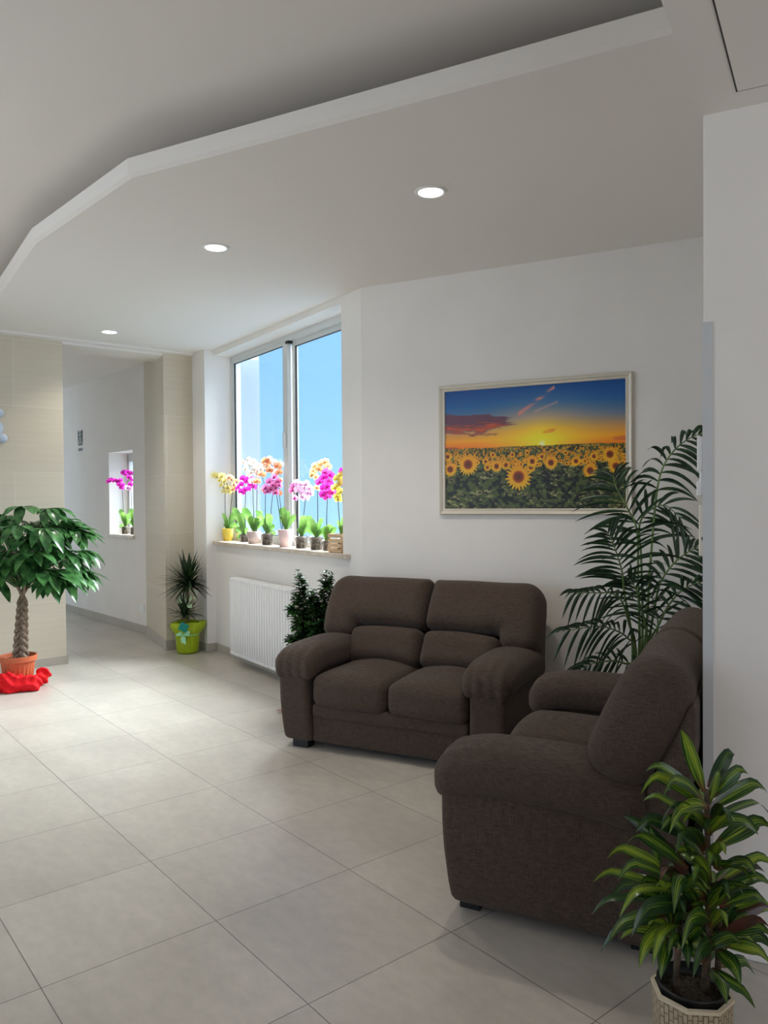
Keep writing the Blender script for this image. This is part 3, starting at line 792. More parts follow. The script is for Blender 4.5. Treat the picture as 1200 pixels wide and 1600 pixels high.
def paint_picture(nx, ny):
    X, Y = np.meshgrid((np.arange(nx) + 0.5) / nx, 1 - (np.arange(ny) + 0.5) / ny)     # Y: 0 top? rows from bottom
    Y = 1 - Y                                                                             # row 0 = bottom -> Y = 0 bottom
    Y = np.flipud(Y)
    v = 1 - Y                                                                             # v: 0 top, 1 bottom
    v = np.linspace(1, 0, ny)[:, None] * np.ones((1, nx))
    X = np.linspace(0, 1, nx)[None, :] * np.ones((ny, 1))
    asp = 1.18 / 0.77
    img = np.zeros((ny, nx, 3))
    hor = 0.49
    stops = [(0.0, (8, 70, 138)), (0.14, (28, 92, 152)), (0.26, (98, 116, 140)), (0.36, (196, 140, 88)), (0.43, (236, 152, 30)), (0.49, (232, 112, 14))]
    warm = [(0.0, (10, 72, 138)), (0.14, (66, 108, 150)), (0.26, (176, 150, 122)), (0.36, (240, 190, 40)), (0.43, (250, 212, 30)), (0.49, (252, 200, 30))]
    def grad(st):
        r = np.zeros((ny, nx, 3))
        for c in range(3): r[..., c] = np.interp(v, [s[0] for s in st], [s[1][c] for s in st])
        return r
    k_ = np.exp(-((X - 0.56) / 0.26) ** 2)[..., None]
    img = grad(stops) * (1 - k_) + grad(warm) * k_
    def blend(msk, colr):
        nonlocal img
        msk = np.clip(msk, 0, 1)[..., None]; img = img * (1 - msk) + np.array(colr, float) * msk
    n1 = fbm(X * 7 + 2 * fbm(X * 4, v * 9, 8), v * 26, 1, 6); n2 = fbm(X * 14 + 3, v * 44, 2)
    env = np.exp(-((X - 0.12) / 0.25) ** 2) * np.exp(-((v - 0.27 - 0.06 * X) / 0.10) ** 2)
    blend((env * 0.95 + n1 - 0.93) * 7, (98, 62, 78))
    blend(np.clip((env * 0.95 + n1 - 1.0) * 7, 0, 1) * np.clip((v - 0.27 + 0.10 * (n2 - 0.5)) / 0.06, 0, 1), (200, 84, 42))
    streak = np.exp(-((v - (0.20 - (X - 0.46) * 1.0)) / 0.018) ** 2) * (X > 0.43) * (X < 0.63)
    blend(streak * np.clip(n2 * 2.0 - 0.5, 0, 1) * 1.2, (206, 128, 120))
    streak = np.exp(-((v - (0.20 - (X - 0.55) * 0.55)) / 0.010) ** 2) * (X > 0.52) * (X < 0.65)
    blend(streak * 0.55, (200, 150, 140))
    sm = np.exp(-(((X - 0.60) / 0.055) ** 2 + ((v - 0.375 + 0.25 * (X - 0.6)) / 0.022) ** 2))
    blend(np.clip((sm + n2 * 0.5 - 0.75) * 4, 0, 1), (222, 122, 34))
    blend(np.clip((n1 + 0.9 * np.exp(-((X - 1.0) / 0.12) ** 2 - ((v - 0.46) / 0.03) ** 2) - 1.0) * 4, 0, 0.8), (206, 104, 50))
    blend(np.clip((n1 + 0.9 * np.exp(-((X - 0.0) / 0.12) ** 2 - ((v - 0.49) / 0.02) ** 2) - 1.0) * 4, 0, 0.8), (150, 70, 50))
    rr = np.hypot((X - 0.562) * asp, v - 0.475)
    blend(np.exp(-(rr / 0.12) ** 2) * 0.8, (252, 226, 40)); blend(np.exp(-(rr / 0.022) ** 2), (255, 246, 190))
    # the field of leaves
    fld = v > hor + 0.004 * (n2 - 0.5)
    d = np.clip((v - hor) / (1 - hor), 0, 1)
    lf = fbm(X * 52, v * 44, 5, 4); lf2 = fbm(X * 44 + lf * 4, v * 52 + 3 * lf, 6, 3)
    g_ = np.zeros((ny, nx, 3))
    dark = np.array((22, 24, 14.0)); mid_ = np.array((74, 84, 40.0)); pale = np.array((172, 162, 108.0))
    m1 = np.clip((lf - 0.40) * 6, 0, 1)[..., None]; m2 = np.clip((lf2 - 0.57) * 9, 0, 1)[..., None]
    g_ = dark * (1 - m1) + mid_ * m1; g_ = g_ * (1 - m2 * 0.8) + pale * m2 * 0.8
    far = np.clip(1 - d * 3.2, 0, 1)[..., None]
    g_ = g_ * (1 - far * 0.55) + np.array((96, 92, 32.0)) * far * 0.55
    img = np.where(fld[..., None], g_, img)
    rs = np.random.RandomState(4)
    fl_ = []
    for _ in range(620):
        dd = rs.rand() ** 1.7 * 0.30
        fl_.append((rs.rand(), hor + 0.004 + dd * 0.52, 0.0045 + dd * 0.062))
    big = [(0.431, 0.738, 0.122), (0.139, 0.625, 0.103), (0.61, 0.63, 0.064), (0.743, 0.623, 0.046), (0.817, 0.70, 0.070), (0.306, 0.647, 0.056), (0.031, 0.662, 0.072), (0.36, 0.64, 0.046), (0.508, 0.615, 0.055), (0.50, 0.665, 0.045),
           (0.253, 0.655, 0.035), (0.243, 0.605, 0.036), (0.016, 0.555, 0.045), (0.918, 0.578, 0.072), (0.947, 0.67, 0.066), (0.561, 0.58, 0.036), (0.836, 0.59, 0.040), (0.397, 0.556, 0.03), (0.286, 0.552, 0.03), (0.79, 0.625, 0.024), (0.48, 0.545, 0.026), (0.69, 0.555, 0.026)]
    fl_ = sorted(fl_, key=lambda q: q[1]) + sorted(big, key=lambda q: q[2])
    for (cx, cy, r) in fl_:
        i0, i1 = int((cx - r * 1.15 / asp) * nx) - 1, int((cx + r * 1.15 / asp) * nx) + 2
        j1, j0 = int((1 - (cy - r * 1.15)) * ny) + 2, int((1 - (cy + r * 1.15)) * ny) - 1
        i0, i1, j0, j1 = max(i0, 0), min(i1, nx), max(j0, 0), min(j1, ny)
        if i0 >= i1 or j0 >= j1: continue
        dx = (X[j0:j1, i0:i1] - cx) * asp / r; dy = (v[j0:j1, i0:i1] - cy) / r
        q = np.hypot(dx, dy); an = np.arctan2(dy, dx)
        pet = 0.86 + 0.12 * np.cos(an * 21) + 0.05 * np.cos(an * 13 + cx * 40)
        sub = img[j0:j1, i0:i1]
        pm = np.clip((pet - q) * 9, 0, 1)[..., None]
        yel = np.stack([222 + 22 * np.cos(an * 42), 158 + 26 * np.cos(an * 42) + 14 * dy, 18 + 0 * an], -1)
        sub[:] = sub * (1 - pm) + yel * pm
        cm = np.clip((0.46 - q) * 9, 0, 1)[..., None]
        core = np.stack([112 + 62 * np.clip((q - 0.22) * 5, 0, 1), 46 + 30 * np.clip((q - 0.22) * 5, 0, 1), 14 + 0 * q], -1)
        sub[:] = sub * (1 - cm) + core * cm
        c2 = np.clip((0.2 - q) * 9, 0, 1)[..., None]
        sub[:] = sub * (1 - c2 * 0.6) + np.array((70, 50, 22.0)) * c2 * 0.6
    return np.clip(lin(np.clip(img, 0, 255)) * 1.12, 0, 0.95)

def vcol_material(name, rough=0.4):
    m = mat(name, (1, 1, 1), rough, 0.35); n, b = nodes(m)
    a = n.nodes.new('ShaderNodeVertexColor'); a.layer_name = 'Print'
    n.links.new(a.outputs[0], b.inputs['Base Color']); return m

PA0, PA1, PZ0, PZ1 = 0.612, 1.885, 1.418, 2.294
pic = thing('framed_picture', 'framed print of a sunflower field at sunset on the white wall above the sofa', 'picture', tuple(ppt((PA0 + PA1) / 2, 0.0, (PZ0 + PZ1) / 2)))
bpy.context.view_layer.update()
b = MB()
prof = [(0.0, 0.0), (0.0, 0.026), (0.006, 0.030), (0.018, 0.026), (0.026, 0.020), (0.034, 0.022), (0.040, 0.018), (0.040, 0.004)]
cor = [(PA0, PZ0, 1, 1), (PA1, PZ0, -1, 1), (PA1, PZ1, -1, -1), (PA0, PZ1, 1, -1)]
vs, fs = [], []
for (a, z, sa, sz) in cor:
    for (i_, dep) in prof: vs.append(ppt(a + sa * i_, dep, z + sz * i_))
K = len(prof)
for c in range(4):
    for i in range(K - 1):
        fs.append((c * K + i, ((c + 1) % 4) * K + i, ((c + 1) % 4) * K + i + 1, c * K + i + 1))
b.add(vs, fs)
M['silver'] = mat('champagne_frame', (0.66, 0.60, 0.50), 0.38, 0.5, metal=0.25)
child_keep(b.build('frame', M['silver']), pic)
NX, NY = 384, 250
me = bpy.data.meshes.new('print')
I_ = 0.037
ga = np.linspace(PA0 + I_, PA1 - I_, NX); gz = np.linspace(PZ0 + I_, PZ1 - I_, NY)
GA, GZ = np.meshgrid(ga, gz)
P0 = np.array(PC); pd = np.array(PD); pn = np.array(PN)
vv = P0 + GA[..., None] * pd - 0.010 * pn + GZ[..., None] * np.array([0, 0, 1.0])
ids = np.arange(NX * NY).reshape(NY, NX)
qf = np.stack([ids[:-1, :-1], ids[:-1, 1:], ids[1:, 1:], ids[1:, :-1]], -1).reshape(-1, 4)
me.from_pydata(vv.reshape(-1, 3).tolist(), [], qf.tolist())
ca = me.color_attributes.new('Print', 'FLOAT_COLOR', 'POINT')
rgba = np.ones((NY, NX, 4), dtype=np.float32); rgba[..., :3] = paint_picture(NX, NY)
ca.data.foreach_set('color', rgba.ravel()); me.update()
me.materials.append(vcol_material('sunflower_print', 0.32))
child_keep(link('print', me), pic)
child_keep(MB().pbox(PA0 + 0.01, PA1 - 0.01, 0.001, 0.008, PZ0 + 0.01, PZ1 - 0.01).build('backing_board', M['cream_plastic']), pic)

# ------------------------------------------------------------------ wall devices
RNI = Vector((-RD.y, RD.x, 0))       # into the room from the right wall
def rpt(s, d, z): return S_COR + RD * s + RNI * d + Vector((0, 0, z))
ic = thing('intercom_handset', 'white wall intercom with handset peeking past the right wall corner', 'intercom', tuple(rpt(0.36, 0, 1.63)))
bpy.context.view_layer.update()
def rbx(b, s0, s1, d0, d1, z0, z1): return b.obox(S_COR, RD, RNI, s0, s1, d0, d1, z0, z1)
child_keep(rbx(MB(), 0.31, 0.41, 0, 0.028, 1.535, 1.745).build('base', M['plastic'], bevel=0.006), ic)
hs = MB()
rbx(hs, 0.325, 0.375, 0.028, 0.048, 1.62, 1.748); rbx(hs, 0.325, 0.375, 0.028, 0.040, 1.57, 1.62); rbx(hs, 0.325, 0.375, 0.028, 0.050, 1.525, 1.58)
child_keep(hs.build('handset', M['plastic'], bevel=0.005), ic)
th = thing('wall_thermostat', 'cream wall control box below the white intercom at the right wall corner', 'thermostat', tuple(rpt(0.36, 0, 1.4)))
bpy.context.view_layer.update()
child_keep(rbx(MB(), 0.30, 0.42, 0, 0.040, 1.302, 1.492).build('case', M['cream_plastic'], bevel=0.005), th)
child_keep(rbx(MB(), 0.297, 0.301, 0.018, 0.030, 1.362, 1.374).build('slot', M['black']), th)

sg = thing('corridor_sign', 'small dark sign with white symbol on the corridor wall, grey text strips beneath', 'sign', tuple(cpt(2.12, 0, 2.33)))
bpy.context.view_layer.update()
def cbx(b, a0, a1, s0, s1, z0, z1): return b.obox(CP, CD, CN, a0, a1, s0, s1, z0, z1)
SA = 1.955
child_keep(cbx(MB(), SA, SA + 0.165, -0.006, 0, 2.325, 2.485).build('sign_plate', mat('dark_green_sign', (0.02, 0.045, 0.035), 0.5)), sg)
sy = MB()
def stroke(b, pts, wd=0.014):
    for (a, z), (c, y) in zip(pts[:-1], pts[1:]):
        p, q = cpt(SA + a, -0.0075, z), cpt(SA + c, -0.0075, y); d = (q - p)
        nrm = d.cross(CN).normalized() * wd / 2
        b.add([p - nrm, q - nrm, q + nrm, p + nrm], [(0, 1, 2, 3)])
stroke(sy, [(0.075, 2.455), (0.07, 2.47), (0.09, 2.472), (0.092, 2.455)], 0.02)
stroke(sy, [(0.085, 2.45), (0.075, 2.40), (0.10, 2.37), (0.125, 2.34)])
stroke(sy, [(0.075, 2.40), (0.055, 2.365), (0.045, 2.34)])
stroke(sy, [(0.05, 2.43), (0.08, 2.44), (0.11, 2.42)])
stroke(sy, [(0.012, 2.335), (0.012, 2.477), (0.152, 2.477), (0.152, 2.335), (0.012, 2.335)], 0.005)
child_keep(sy.build('symbol', mat('sign_white', (0.75, 0.78, 0.76), 0.5)), sg)
for zz in ((2.305, 2.289), (2.235, 2.217)):
    p_ = child_keep(cbx(MB(), SA + 0.003, SA + 0.16, -0.003, 0, zz[1] - 0.007, zz[0] + 0.015).build('text_plate', mat('sign_grey', (0.35, 0.36, 0.37), 0.6)), sg)
    tx = MB()
    for z in zz:
        for j in range(5): cbx(tx, SA + 0.012 + j * 0.029, SA + 0.036 + j * 0.029 - 0.004 * (j % 2), -0.004, -0.0025, z, z + 0.011)
    q_ = tx.build('lettering', mat('sign_dark_grey', (0.09, 0.09, 0.10), 0.6), p_)
sk = cbx(MB(), 0.055, 0.20, -0.008, 0, 0.255, 0.335).build('blank_wall_plate', M['plastic'], bevel=0.003)
rebase(sk, cpt(0.12, 0, 0.29)); tag(sk, 'small blank white cover plate low on the corridor wall by the pillar', 'wall plate')

# pale blue-grey flower-shaped ornament cut by the left picture edge
wo_ = thing('wall_ornament', 'pale blue-grey lobed wall ornament with round knobs, cut off by the left edge', 'wall ornament', tuple(FP + FD * -0.735 + Vector((0, 0, 2.19))))
bpy.context.view_layer.update()
M['orn'] = mat('blue_grey_plastic', (0.55, 0.62, 0.72), 0.4)
OC = FP + FD * -0.735 + Vector((0, 0, 2.19))
def face_disc(b, c, r, d0, d1, n=24, lob=0):
    vs, fs = [], []
    prof = [(1.0, d0), (1.0, d1 * 0.6), (0.86, d1), (0.0, d1)]
    for (k, d) in prof:
        for i in range(n):
            a = 2 * PI * i / n; rr = r * k * (1 + lob * math.cos(6 * a))
            vs.append(c + FD * (rr * math.cos(a)) - FN * d + Vector((0, 0, rr * math.sin(a))))
    for j in range(3):
        for i in range(n): fs.append((j * n + i, j * n + (i + 1) % n, (j + 1) * n + (i + 1) % n, (j + 1) * n + i))
    return b.add(vs, fs)
child_keep(face_disc(face_disc(MB(), OC, 0.20, 0, 0.02, 72, 0.08), OC, 0.18, 0.018, 0.034, 72, 0.08).build('plate', M['orn'], smooth=False), wo_)
for k in range(6):
    a = PI / 6 + k * PI / 3 + 0.12
    c = OC + FD * (0.225 * math.cos(a)) + Vector((0, 0, 0.225 * math.sin(a)))
    child_keep(face_disc(MB(), c, 0.04, 0, 0.035, 28).build('knob', M['orn'], smooth=True), wo_)


# ------------------------------------------------------------------ plants
def bez(p0, p1, p2, n):
    p0, p1, p2 = Vector(p0), Vector(p1), Vector(p2)
    return [p0 * (1 - t) ** 2 + p1 * 2 * t * (1 - t) + p2 * t * t for t in [i / (n - 1) for i in range(n)]]

def spline(pts, n):
    """Catmull-Rom through pts"""
    P = [Vector(p) for p in pts]; P = [P[0] * 2 - P[1]] + P + [P[-1] * 2 - P[-2]]
    out = []
    for k in range(n):
        u = k / (n - 1) * (len(P) - 3); i = min(int(u), len(P) - 4); t = u - i
        a, b, c, d = P[i:i + 4]
        out.append(0.5 * ((2 * b) + (c - a) * t + (2 * a - 5 * b + 4 * c - d) * t * t + (3 * b - a - 3 * c + d) * t ** 3))
    return out

def wleaf(w, peak=0.45, base=0.15):
    def f(t):
        if t < peak: k = t / peak; return w * (base + (1 - base) * math.sin(k * PI / 2))
        k = (t - peak) / (1 - peak); return w * max(0.02, math.cos(k * PI / 2) ** 0.8)
    return f

def droop_leaf(b, p, d, length, w, droop, fold=0.25, n=7, peak=0.45, base=0.15, side=None, mi=0):
    """leaf from p along d, bending down by droop (fraction of length)"""
    d = Vector(d).normalized(); p = Vector(p)
    pts = []
    for i in range(n):
        t = i / (n - 1)
        pts.append(p + d * (length * t) + Vector((0, 0, -droop * length * t * t)))
    sd = side if side is not None else d.cross(Vector((0, 0, 1)))
    if Vector(sd).length < 1e-3: sd = Vector((1, 0, 0))
    b.ribbon(pts, wleaf(w, peak, base), sd, fold, mi=mi)

def shell_pot(r0, r1, h, th=0.006, rim=None):
    pr = [(0.001, 0.0), (r0, 0.0), (r0 + (r1 - r0) * 0.5, h * 0.5), (r1, h)]
    if rim: pr = [(0.001, 0.0), (r0, 0.0), (r1 - (r1 - r0) * rim / h, h - rim), (r1 + 0.012, h - rim + 0.003), (r1 + 0.014, h)]
    top = pr[-1][0]
    return pr + [(top - th, h + 0.002), (top - th * 2, h - 0.004), (r0 - th, 0.012)]

# --- money tree with braided trunk, left
M['pachira'] = leaf_material('money_tree_leaf', (0.024, 0.09, 0.026), (0.085, 0.23, 0.065), 0.24, 0.25, 0.6)
M['trunk'] = noise_mix(mat('braided_bark', (0.25, 0.19, 0.13), 0.85), (0.13, 0.085, 0.055), (0.36, 0.28, 0.21), (40, 40, 120), bump=0.3)
M['terracotta'] = mat('terracotta_plastic', (0.56, 0.145, 0.06), 0.5, 0.4)
PM = Vector((-3.05, 6.36, 0))
mt_ = thing('money_tree', 'braided-trunk money tree in a terracotta pot at the far left by the stone wall', 'potted plant', tuple(PM))
pot = MB().lathe(shell_pot(0.105, 0.135, 0.255, 0.006, 0.045), 72, (0, 0, 0.002), rf=lambda a, t: 1 + (0.022 * (1 if math.cos(a * 24) > 0 else -1) if 0.1 < t < 0.33 else 0))
pot.build('pot', M['terracotta'], mt_, smooth=False)
MB().lathe([(0.001, 0.225), (0.12, 0.222)], 32).build('soil', M['soil'], mt_)
TH = 0.50
for k in range(5):
    pts, rr = [], []
    ph = 2 * PI * k / 5
    for i in range(40):
        t = i / 39; a = ph + t * 2 * PI * 1.7
        sp_ = 1.35 - 0.55 * t
        pts.append((0.034 * sp_ * math.sin(a) + 0.025 * t + 0.02, 0.024 * sp_ * math.sin(2 * a), 0.215 + t * TH)); rr.append(0.0205 - 0.0055 * t)
    e_ = 2 * PI * k / 5 + 0.4
    for i in range(1, 7):
        t = i / 6; pts.append((pts[39][0] * (1 - t) + (0.045 + 0.10 * math.cos(e_)) * t, 0.10 * math.sin(e_) * t, 0.215 + TH + 0.20 * t)); rr.append(0.016 - 0.009 * t)
    MB().tube(pts, rr, 8).build('braided_stem', M['trunk'], mt_, smooth=True)
r_ = random.Random(21)
b = MB(); pet = MB()
HUBS = [at(u_, v_, y_) - PM for u_, v_, y_ in ((86, 900, 6.15), (118, 833, 6.3), (68, 826, 6.05), (48, 862, 5.98), (28, 822, 5.95), (12, 870, 6.0), (96, 862, 6.2), (75, 795, 6.3), (35, 792, 6.2))]
for i in range(92):
    u = r_.uniform(-0.42, 1.0); a = r_.uniform(0, 2 * PI)
    rad = (0.50 * math.sqrt(max(0, 1 - (u * 0.92) ** 2)) + 0.02) * r_.uniform(0.45, 1.04) if u > 0.2 else 0.50 * r_.uniform(0.55, 1.0)
    hub = HUBS[i] if i < len(HUBS) else Vector((0.035 + rad * math.cos(a), rad * math.sin(a) * 0.82, 1.06 + 0.40 * u * r_.uniform(0.85, 1.05)))
    start = Vector((0.045, 0, 0.80)) + (hub - Vector((0.045, 0, 0.80))) * 0.12
    midp = (start + hub) / 2 + Vector((0, 0, 0.08))
    pet.tube(bez(start, midp, hub, 7), [0.0055] * 4 + [0.0035] * 3, 5)
    if i < len(HUBS): a = math.atan2(hub.y - 0.1, hub.x + 0.02); u = 0.1
    out = Vector((math.cos(a), math.sin(a), 0.35 * u))
    tang = Vector((-math.sin(a), math.cos(a), 0))
    nl = r_.choice((5, 6, 6, 7))
    for j in range(nl):
        q = (j / (nl - 1) - 0.5) * 2.5
        d = out * math.cos(q) + tang * math.sin(q) + Vector((0, 0, 0.10 + 0.1 * u))
        ln = r_.uniform(0.185, 0.27) * (1 - 0.14 * abs(q))
        droop_leaf(b, hub, d, ln, ln * 0.20, r_.uniform(0.3, 0.9), 0.22, 7, 0.60, 0.10)
b.build('foliage', M['pachira'], mt_, smooth=True); pet.build('petioles', M['pachira'], mt_, smooth=True)

# red cloth crumpled round that pot
M['red'] = mat('red_felt', (0.72, 0.006, 0.012), 0.75, 0.25)
def cap(X, Y, Z, a, c, r):
    a, c = np.array(a), np.array(c); d = c - a; L2 = (d ** 2).sum()
    t = np.clip(((X - a[0]) * d[0] + (Y - a[1]) * d[1] + (Z - a[2]) * d[2]) / L2, 0, 1)
    return np.sqrt((X - a[0] - t * d[0]) ** 2 + (Y - a[1] - t * d[1]) ** 2 + ((Z - a[2] - t * d[2]) * 0.85) ** 2) - r
def cloth(X, Y, Z):
    d = cap(X, Y, Z, (-0.13, -0.205, 0.055), (0.02, -0.20, 0.06), 0.080)
    d = smin(d, cap(X, Y, Z, (0.02, -0.20, 0.055), (0.19, -0.15, 0.045), 0.074), 0.03)
    d = smin(d, cap(X, Y, Z, (0.15, -0.02, 0.05), (0.20, 0.03, 0.085), 0.058), 0.02)
    d = smin(d, cap(X, Y, Z, (-0.20, -0.13, 0.02), (-0.20, 0.05, 0.03), 0.05), 0.03)
    d = smin(d, cap(X, Y, Z, (-0.14, -0.23, 0.0), (0.08, -0.235, 0.0), 0.035), 0.03)
    d = d + 0.020 * np.abs(np.sin(X * 13 + Y * 30 + Z * 34 + 1.5 * np.sin(X * 21))) - 0.010 + 0.008 * np.abs(np.sin(X * 47 - Z * 60)) + 0.006 * np.sin(X * 26 - Y * 55 + Z * 40) + 0.003 * np.sin(Y * 90 + X * 70)
    d = smax(d, 0.150 - np.sqrt(X ** 2 + Y ** 2) - 0.0 * Z, 0.01)
    return smax(d, 0.002 - Z, 0.004) * 0.7
rc = thing('red_cloth', 'crumpled red cloth lying around the terracotta pot', 'cloth', tuple(PM))
sculpt('cloth', cloth, (-0.30, -0.32, -0.01), (0.32, 0.16, 0.18), 0.009, M['red'], rc)
MB().hexa([(-0.175, -0.268, 0.004), (-0.115, -0.276, 0.004), (-0.112, -0.272, 0.062), (-0.172, -0.262, 0.062), (-0.175, -0.265, 0.004), (-0.115, -0.273, 0.004), (-0.112, -0.269, 0.062), (-0.172, -0.259, 0.062)]).build('paper_tag', mat('tag_paper', (0.72, 0.68, 0.6), 0.8), rc)

# --- dracaena in a lime green gift wrap by the pillar
M['drac'] = leaf_material('dracaena_leaf', (0.010, 0.026, 0.009), (0.028, 0.062, 0.018), 0.35, 0.12)
M['wrap'] = mat('lime_gift_wrap', (0.42, 0.56, 0.012), 0.35, 0.5, transl=0.2)
M['ribbon'] = mat('mint_ribbon', (0.35, 0.72, 0.42), 0.35, 0.5)
M['card'] = mat('teal_card', (0.004, 0.25, 0.19), 0.6)
M['pale_leaf'] = mat('pale_green_bow', (0.60, 0.80, 0.50), 0.5, transl=0.2)
M['stem_green'] = mat('green_stem', (0.10, 0.20, 0.04), 0.5)
M['cane'] = noise_mix(mat('tan_cane', (0.2, 0.15, 0.09), 0.8), (0.13, 0.10, 0.06), (0.26, 0.2, 0.12), (60, 60, 60), bump=0.2)
PDR = Vector((-1.99, 7.72, 0))
dr = thing('dracaena', 'spiky two-tier dracaena in lime green gift wrap by the stone pillar', 'potted plant', tuple(PDR))
def flare(a, t):
    k = max(0, (t - 0.55) / 0.45)
    return 1 + k * (0.20 * math.sin(a * 3 + 1.6) + 0.14 * math.sin(a * 7) - 0.08) + 0.035 * math.sin(a * 15 + 3 * t)
b = MB().lathe([(0.001, 0.003), (0.092, 0.003), (0.104, 0.02), (0.110, 0.08), (0.115, 0.165), (0.117, 0.19), (0.140, 0.225), (0.160, 0.262), (0.162, 0.295), (0.150, 0.315)], 60, rf=flare)
b.build('gift_wrap', M['wrap'], dr, smooth=True)
MB().lathe([(0.001, 0.20), (0.10, 0.20)], 24).build('soil', M['soil'], dr)
b = MB().lathe([(0.1185, 0.186), (0.123, 0.192), (0.1185, 0.20)], 40)
b.build('ribbon_band', M['ribbon'], dr, smooth=True)
bw_ = MB()
cb = Vector((-0.005, -0.128, 0.195))
for sx, sz, ln in ((1, 0.55, 0.085), (1, 0.1, 0.07), (-1, 0.15, 0.07), (-1, 0.5, 0.05), (0.25, -0.9, 0.09), (-0.1, -1.0, 0.075)):
    d = Vector((sx, -0.35, sz)).normalized()
    bw_.ribbon([cb, cb + d * ln * 0.5 + Vector((0, -0.02, 0.015)), cb + d * ln + Vector((0, -0.01, 0))], lambda t: 0.014 * (0.5 + math.sin(t * PI) * 0.8), (0, 0.3, 1) if abs(sx) > 0.3 else (1, 0, 0), 0.1)
bw_.build('ribbon_bow', M['ribbon'], dr, smooth=True)
cc_ = MB()
k0 = Vector((0.01, -0.188, 0.285)); ux = Vector((0.85, 0.1, -0.42)); uz = Vector((0.42, -0.16, 0.85))
vs = [k0 + ux * a_ * 0.045 + uz * c_ * 0.045 for a_, c_ in ((-1, -1), (1, -1), (1, 1), (-1, 1))]
cc_.hexa(vs + [v_ + Vector((0, -0.003, 0.0005)) for v_ in vs]); cc_.build('gift_card', M['card'], dr)
MB().tube([(0.005, 0, 0.20), (0.008, 0, 0.45), (0.012, 0, 0.66)], [0.012, 0.010, 0.009], 8).build('cane', M['cane'], dr, smooth=True)
MB().tube([(-0.02, -0.02, 0.20), (-0.025, -0.025, 0.36)], [0.010, 0.009], 8).build('cane', M['cane'], dr, smooth=True)
def spiky(center, n, rmin, rmax, wd, seed, down):
    q = random.Random(seed); b = MB(); c = Vector(center)
    for i in range(n):
        a = q.uniform(0, 2 * PI); e_ = q.uniform(down, 1.45)
        d = Vector((math.cos(a) * math.cos(e_), math.sin(a) * math.cos(e_), math.sin(e_)))
        ln = q.uniform(rmin, rmax)
        for nv, lim in ((WN, 0.155), (FN, 0.215)):      # keep clear of the pier and the pillar
            k = d.dot(nv)
            if k > 0: ln = min(ln, (lim - c.dot(nv)) / k)
        ln = max(ln, 0.09)
        droop_leaf(b, c + Vector((0, 0, q.uniform(-0.03, 0.05))), d, ln, wd, q.uniform(0.02, 0.30) * math.cos(e_), 0.3, 6, 0.3, 0.6)
    return b
spiky((0.012, 0, 0.69), 190, 0.20, 0.35, 0.0125, 3, -0.55).build('leaf_crown', M['drac'], dr, smooth=True)
spiky((-0.025, -0.025, 0.37), 80, 0.14, 0.26, 0.0095, 4, -0.15).build('leaf_crown', M['drac'], dr, smooth=True)
for (x, z, sz, an) in ((0.03, 0.525, 0.085, 1.1), (-0.035, 0.515, 0.06, 2.6), (0.02, 0.51, 0.065, -0.8), (0.075, 0.555, 0.035, 0.3), (0.0, 0.525, 0.04, 1.7)):
    d = Vector((math.cos(an), -0.3, math.sin(an))); pk = MB()
    droop_leaf(pk, (x, -0.06, z), d, sz, sz * 0.42, 0.1, 0.15, 5, 0.5, 0.3, (0, 0.4, 1))
    pk.build('decorative_petal', M['pale_leaf'], dr, smooth=True)
MB().tube([(0.03, -0.03, 0.20), (0.035, -0.05, 0.38), (0.02, -0.06, 0.52)], 0.0025, 5).build('pick_stem', M['stem_green'], dr, smooth=True)

# --- bushy glossy ficus between the sofa and the radiator
M['ficus'] = leaf_material('ficus_leaf', (0.013, 0.048, 0.016), (0.05, 0.13, 0.03), 0.25, 0.12, 0.55)
PF = Vector((-0.56, 5.62, 0))
fi = thing('ficus_bush', 'dark green small-leaved bush behind the left arm of the far sofa, by the radiator', 'potted plant', tuple(PF))
MB().lathe(shell_pot(0.085, 0.115, 0.22, 0.006), 32, (0, 0, 0.002)).build('pot', M['black'], fi, smooth=True)
MB().lathe([(0.001, 0.20), (0.105, 0.20)], 24).build('soil', M['soil'], fi)
r_ = random.Random(9)
def floc(u, v, y=5.58): return at(u, v, y) - PF
shoots = [((478, 1000), (470, 940), (466, 896), 0), ((486, 990), (478, 940), (470, 905), 0.05), ((500, 1000), (505, 930), (510, 897), -0.03), ((505, 985), (510, 930), (518, 902), 0.05), ((512, 985), (528, 930), (540, 911), 0.0),
          ((490, 1000), (490, 950), (488, 925), -0.06), ((470, 1000), (460, 960), (455, 955), 0.02), ((475, 1010), (462, 1000), (450, 1003), -0.05), ((505, 1000), (520, 960), (530, 940), -0.05), ((482, 1010), (470, 985), (462, 968), -0.08),
          ((495, 1000), (500, 960), (497, 940), 0.08), ((480, 1000), (470, 960), (462, 930), -0.03), ((515, 1000), (530, 975), (540, 960), 0.02), ((500, 1000), (515, 950), (522, 925), 0.05), ((490, 1005), (480, 970), (478, 950), 0.1), ((495, 1000), (492, 965), (488, 942), -0.08), ((505, 1000), (508, 970), (506, 945), -0.1), ((515, 1000), (520, 975), (523, 950), -0.08), ((510, 1000), (532, 955), (535, 925), 0.03), ((500, 1005), (490, 985), (482, 980), -0.12), ((505, 1005), (515, 990), (520, 985), -0.1)]
lf_ = MB(); st_ = MB()
